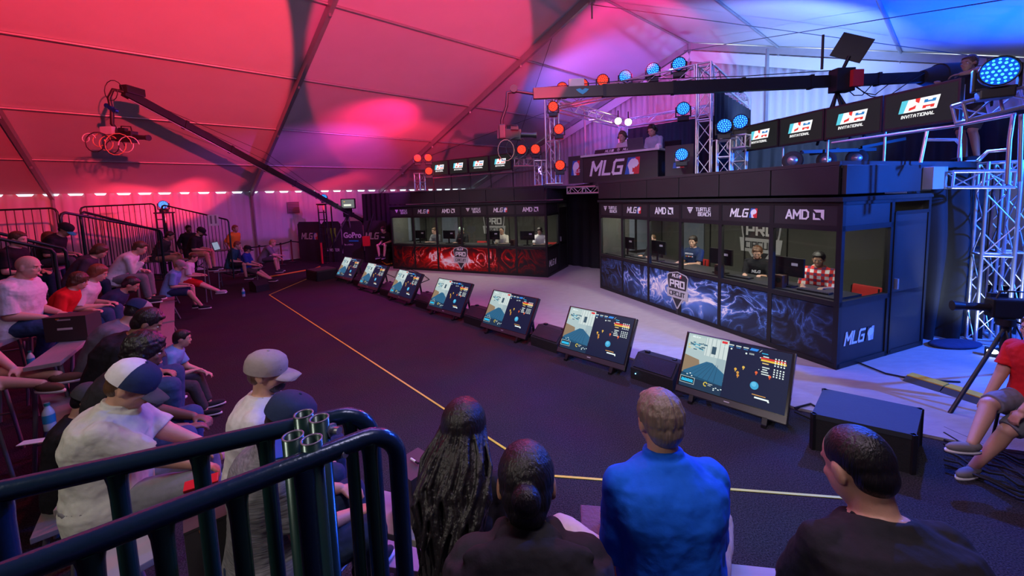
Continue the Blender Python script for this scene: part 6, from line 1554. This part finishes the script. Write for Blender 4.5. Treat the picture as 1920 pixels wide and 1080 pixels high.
# commentators
cm = DKP(DL * .42, .95, 0); fa = DK.rotation_euler.z + PI
person(cm, fa - .1, 'commentator in a white shirt with a headset behind the left half of the desk', seat=.52, lean=16, hunch=8, s=1.06, hair='short', hairm=HBR, shirt=WH, sleeve=1.9, pants=DJ, tone='l', headset=True, hs=1.2, near=True, beard=None, handL=(-.15, .45, .80), handR=(.15, .45, .80))
cm = DKP(DL * .80, 1.05, 0)
person(cm, fa - .15, 'commentator in a pale blue shirt with a headset looking down at the laptop', seat=.58, lean=10, hunch=8, s=1.08, w=1.1, hair='short', hairm=HDK, shirt=cl_('pale_blue', (.45, .52, .62)), sleeve=1.9, pants=DJ, tone='l', headset=True, hs=1.2, near=True, head=(14, 0, 0), handL=(-.15, .45, .82), handR=(.15, .45, .82))
c_ = dup(bpy.data.objects['office_chair'], DKP(DL * .42, 1.2, 0), fa, 'black office chair under the commentator in the white shirt', 'x'); del c_['group']
# players
def player(root, x, y, yaw, label, **k):
    a = root.rotation_euler.z + R(180 + yaw); k.setdefault('handL', (-.16, .40, .84)); k.setdefault('handR', (.16, .42, .84))
    x = bxl(root, x, 450, y); k['handL'] = (-.14, .42, .86); k['handR'] = (.14, .44, .86)
    return person(BL(root, x, y, .14), a, label, seat=k.pop('seat', .55), **k)
def plaid():
    m, nt, b = new_mat('cloth_plaid'); L = nt.links; N = nt.nodes.new; tc = N('ShaderNodeTexCoord'); sp_ = N('ShaderNodeSeparateXYZ'); L.new(tc.outputs['Object'], sp_.inputs[0]); out = []
    for ax in 'XZ':
        m1 = N('ShaderNodeMath'); m1.operation = 'MULTIPLY'; m1.inputs[1].default_value = 62; L.new(sp_.outputs[ax], m1.inputs[0]); s_ = N('ShaderNodeMath'); s_.operation = 'SINE'; L.new(m1.outputs[0], s_.inputs[0]); g = N('ShaderNodeMath'); g.operation = 'GREATER_THAN'; g.inputs[1].default_value = .1; L.new(s_.outputs[0], g.inputs[0]); out.append(g)
    a = N('ShaderNodeMath'); a.operation = 'ADD'; L.new(out[0].outputs[0], a.inputs[0]); L.new(out[1].outputs[0], a.inputs[1]); d = N('ShaderNodeMath'); d.operation = 'DIVIDE'; d.inputs[1].default_value = 2; L.new(a.outputs[0], d.inputs[0])
    cr = N('ShaderNodeValToRGB'); cr.color_ramp.interpolation = 'CONSTANT'; e = cr.color_ramp.elements; e[0].color = (.70, .68, .68, 1); e[1].position = .75; e[1].color = (.10, .03, .10, 1); x = e.new(.4); x.color = (.62, .03, .03, 1); L.new(d.outputs[0], cr.inputs[0]); L.new(cr.outputs[0], b.inputs['Base Color']); b.inputs['Roughness'].default_value = .85; return m
player(rb_root, 1540, .98, 20, 'player in a red and white plaid shirt at the right end of the blue booth', near=True, w=1.12, hair='short', hairm=HBL, tone='t', shirt=plaid(), sleeve=.98, pants=DJ, head=(10, 0, 0), lanyard=ORG, lean=6, hunch=8)
player(rb_root, 1424, 1.05, 25, 'brown haired bearded player in a black shirt with white letters in the blue booth', near=True, hair='short', hairm=hair_mat('chestnut', (.12, .05, .025)), tone='l', shirt=BKC, sleeve=1.5, pants=DJ, head=(20, 10, 0), lean=10, hunch=8, beard=hair_mat('chestnut', (.12, .05, .025)), extra=logo_on_chest('MLG', .06, LOGOW, -.2))
player(rb_root, 1303, .98, 10, 'player in a navy T-shirt with sunglasses on the head, blue booth', near=True, hair='short', hairm=HDK, tone='l', shirt=NAVY, sleeve=.8, pants=DJ, head=(10, 15, 0), lean=2, hunch=6, s=1.05, glasses=.095, extra=chest_blocks)
player(rb_root, 1232, .98, 10, 'player in a black and white top behind a monitor in the blue booth', near=True, hair='crop', hairm=HBR, tone='l', shirt=BKC, sleeve=1.9, pants=DJ, head=(10, 0, 0), s=1.0)
player(rb_root, 1160, 1.05, 20, 'dim player in a light shirt at the left end of the blue booth', hair='short', hairm=HDK, tone='m', shirt=GRY, sleeve=1.0, pants=DJ, head=(10, 0, 0))
player(lb_root, 820, 1.0, -5, 'player in a grey T-shirt with a red lanyard in the red smoke booth', hair='short', hairm=HBR, tone='l', shirt=GRY, sleeve=.8, pants=DJ, head=(6, 0, 0), lanyard=REDC, s=1.0, near=False)
player(lb_root, 871, .95, -5, 'player in a black shirt and pale green cap in the middle of the red booth', hair='crop', hairm=HBR, tone='l', shirt=BKC, sleeve=.9, pants=DJ, head=(8, 10, 0), cap=(cl_('cap_sage', (.35, .5, .4)), BKC, BKC), lanyard=REDC, s=1.06)
player(lb_root, 944, .95, 5, 'player in a cream T-shirt in the fifth window of the red booth', hair='crop', hairm=HBL, tone='t', shirt=cl_('cream', (.55, .52, .42)), sleeve=.8, pants=DJ, head=(4, 5, 0), s=1.02)
player(lb_root, 1014, .98, 10, 'player in a white T-shirt at the right end of the red booth', hair='mid', hairm=HDK, tone='l', shirt=WH, sleeve=.8, pants=DJ, head=(10, 0, 0), s=1.04, headset=True)

p = DP(378, 905, 1.75); r = thing('red_strap', 'bright red folder on the lap of the big man in the pale shirt', 'strap', p, R(30)); MB().box((0, 0, 0), (.13, .05, .02), mat('strap_red', (.6, .01, .02), .4), RX(R(20)), bev=.005).build('strap_body', r)  # small red strap by his hands, simplified to a slanted box
p = DP(519, 838, 1.62); r = thing('mobile_phone', 'blue mobile phone held behind the pipe clamp', 'phone', p, R(20)); MB().box((0, 0, 0), (.075, .14, .009), mat('phone_blue', (.01, .08, .45), .25), RX(R(12)), bev=.003).build('phone_case', r)

def bench_under(label, pxs, ext=.35):
    q = [(r.location, z) for p, r, z in SEATS if p in pxs]; q.sort(key=lambda t: t[0].x)
    a, b = q[0][0].xy, q[-1][0].xy; z = sum(t[1] for t in q) / len(q)
    r0 = [r for p, r, _ in SEATS if p in pxs][0]
    if len(q) == 1: d = Vector((math.cos(r0.rotation_euler.z), math.sin(r0.rotation_euler.z)))
    else: d = (b - a).normalized()
    a = a - d * ext; b = b + d * ext; return plank(label, a, b, z - .015, .28)
bench_under('second row bench under the bending men in black and grey T-shirts', (297, 277, 257), .3)
bench_under('second row bench under the woman with dark curly hair', (287,), .4)
bench_under('low bench under the spectator in the dark beanie', (183,), .4)
bench_under('bench under the two spectators in red and white T-shirts', (156, 193), .4)
bench_under('high bench under the large bald man in white', (60,), .55)
bench_under('high bench under the white hooded top and the charcoal sweater', (198, 271), .4)
bench_under('topmost bench under the man in the teal brimmed cap', (131, 38), .4)
bench_under('upper bench beside the scaffold under the man with the laptop', (323, 381), .4)
bench_under('front bench at the far end with three spectators', (448, 465, 514), .45)
bench_under('bench under the white T-shirt and the marled grey T-shirt', (503, 560), .3)
bench_under('bench under the black hooded sweatshirt', (985,), .45)
bench_under('rear bench under the man in the plain black T-shirt', (1592,), .45)
bench_under('bench hidden under the spectator with sandals at the left edge', (-75,), .4)
plank('low foot plank before the blue polo shirt and the black T-shirt', (-.9, 2.42), (2.0, 1.86), .415, .30)
# ------------------------------------------------------------------ light
w = bpy.data.worlds.new('outside'); SC.world = w; w.use_nodes = True
bg = w.node_tree.nodes['Background']; bg.inputs[0].default_value = (.75, .85, 1, 1); bg.inputs[1].default_value = 2.2
def spot(loc, tgt, col, e, ang=40, blend=.3, r=.08):
    l = bpy.data.lights.new('spot', 'SPOT'); l.energy = e; l.color = col; l.spot_size = R(ang); l.spot_blend = blend; l.shadow_soft_size = r
    o = bpy.data.objects.new('spot', l); COL.objects.link(o); loc = Vector(loc); o.location = loc
    o.rotation_euler = (loc - Vector(tgt)).to_track_quat('Z', 'Y').to_euler(); return o
def area(loc, tgt, col, e, sx=1, sy=1):
    l = bpy.data.lights.new('area', 'AREA'); l.energy = e; l.color = col; l.shape = 'RECTANGLE'; l.size = sx; l.size_y = sy
    o = bpy.data.objects.new('area', l); COL.objects.link(o); loc = Vector(loc); o.location = loc
    o.rotation_euler = (loc - Vector(tgt)).to_track_quat('Z', 'Y').to_euler(); return o
RED = (1, .03, .07); BLU = (.03, .16, 1); PBL = (.3, .5, 1)
def cone_ang(loc, tgt, edge):
    a = (Vector(tgt) - Vector(loc)).normalized(); b = (Vector(edge) - Vector(loc)).normalized(); return 2 * math.degrees(math.acos(max(-1, min(1, a.dot(b)))))
LA = Vector((1.5, -0.8, 3.9))
t = roof_hit(150, 60); spot(LA, t, (1, .035, .07), 17000, cone_ang(LA, t, roof_hit(553, 110)), .06, .05)
t = roof_hit(800, 120); spot(LA + Vector((.5, 0, 0)), t, (1, .025, .12), 11000, cone_ang(LA, t, roof_hit(1000, 50)), .10, .05)
UP1 = DP(305, 383, 15.2); UP2 = DP(605, 368, 18.0)
spot(UP1 + Vector((.2, -.2, -.6)), UP1 + Vector((-1.2, 1.0, 1.2)), RED, 350, 120, .6)
spot(UP2 + Vector((.2, -.2, -.6)), UP2 + Vector((-.6, 1.0, 1.2)), RED, 350, 120, .6)
spot(DP(795, 320, 14.6), roof_hit(740, 300), RED, 350, 100, .6)
SC.view_settings.view_transform = 'Standard'; SC.view_settings.look = 'None'; SC.view_settings.exposure = 0.0; SC.view_settings.gamma = 1.0
SC.view_settings.use_curve_mapping = False
# overhead blue on the roof and gable
spot((6.5, 8.6, 3.4), roof_hit(1450, 60), (.20, .36, 1), 1700, 80, .7)
spot((9.2, 8.4, 3.5), roof_hit(1800, 30), (.0, .07, 1), 1500, 115, .6)
spot((6.2, 9.5, 3.4), TW(U1, -4.0, 5.0), (.3, .5, 1), 1500, 90, .8)
spot((2.5, 12.0, 3.4), TW(U1, -9.0, 5.0), (.12, .16, 1), 1200, 90, .8)
spot((1.0, 13.0, 3.4), roof_hit(1110, 150), (.25, .15, 1), 2200, 70, .8)
spot((3.0, 9.0, 5.9), roof_hit(1180, 110), (1, .03, .25), 1500, 60, .5)
spot((2.2, 13.6, 3.3), (2.4, 12.9, 5.4), (1, .03, .05), 160, 120, .6)
spot(DP(803, 300, 14.0), roof_hit(715, 225), (1, .01, .12), 900, 70, .9)
# washes over the floor and the audience, from the truss heads
spot((3.9, 9.7, 5.7), (2.8, 2.0, 0), BLU, 5200, 75, .8)
spot((1.6, 11.6, 5.6), (-3.5, 5.0, .5), RED, 2000, 80, .8)
spot((-3.6, 14.2, 4.0), (-6.0, 8.0, .5), (.7, .03, .5), 1200, 90, .8)
# blue side light on the right booth, its door and the curtain
spot((9.0, 3.0, 3.6), (6.6, 6.2, 1.2), (.01, .12, 1), 3600, 75, .7)
spot((-3.4, 13.9, 4.3), (-10.0, 18.5, 1.8), (.5, .06, .7), 900, 95, .7)
spot((6.3, 6.6, 4.6), (3.2, 3.0, 0), (.02, .10, 1), 2600, 95, .8)
spot((7.2, 5.2, .25), (7.8, 6.4, 2.0), (.6, .75, 1), 160, 110, .5)
# house light behind the camera, followed by added fill lights
spot((-4.0, -1.2, 5.2), (-1.2, 2.2, 1.0), (1, .90, .78), 420, 60, .9, .4)
area((0, 6, 6.6), (0, 7, 0), (.50, .26, 1), 300, 4, 4)  # added overhead fill that tints the ambient light purple, no fixture
spot((-1.2, 3.4, 5.6), (3.4, 8.6, .8), (.9, .97, 1), 1300, 50, .8, .3)  # added neutral fill brightening the blue booth front
spot((-2.6, 5.4, 5.2), (-1.6, 14.0, .8), (1, .9, .9), 1000, 40, .8, .3)  # added neutral fill brightening the red booth front
area((1.0, 1.0, 5.5), (2.5, 9.0, .8), (1, .80, .95), 120, 1.5, 1.0)  # added soft front fill over the audience, aimed at the stage
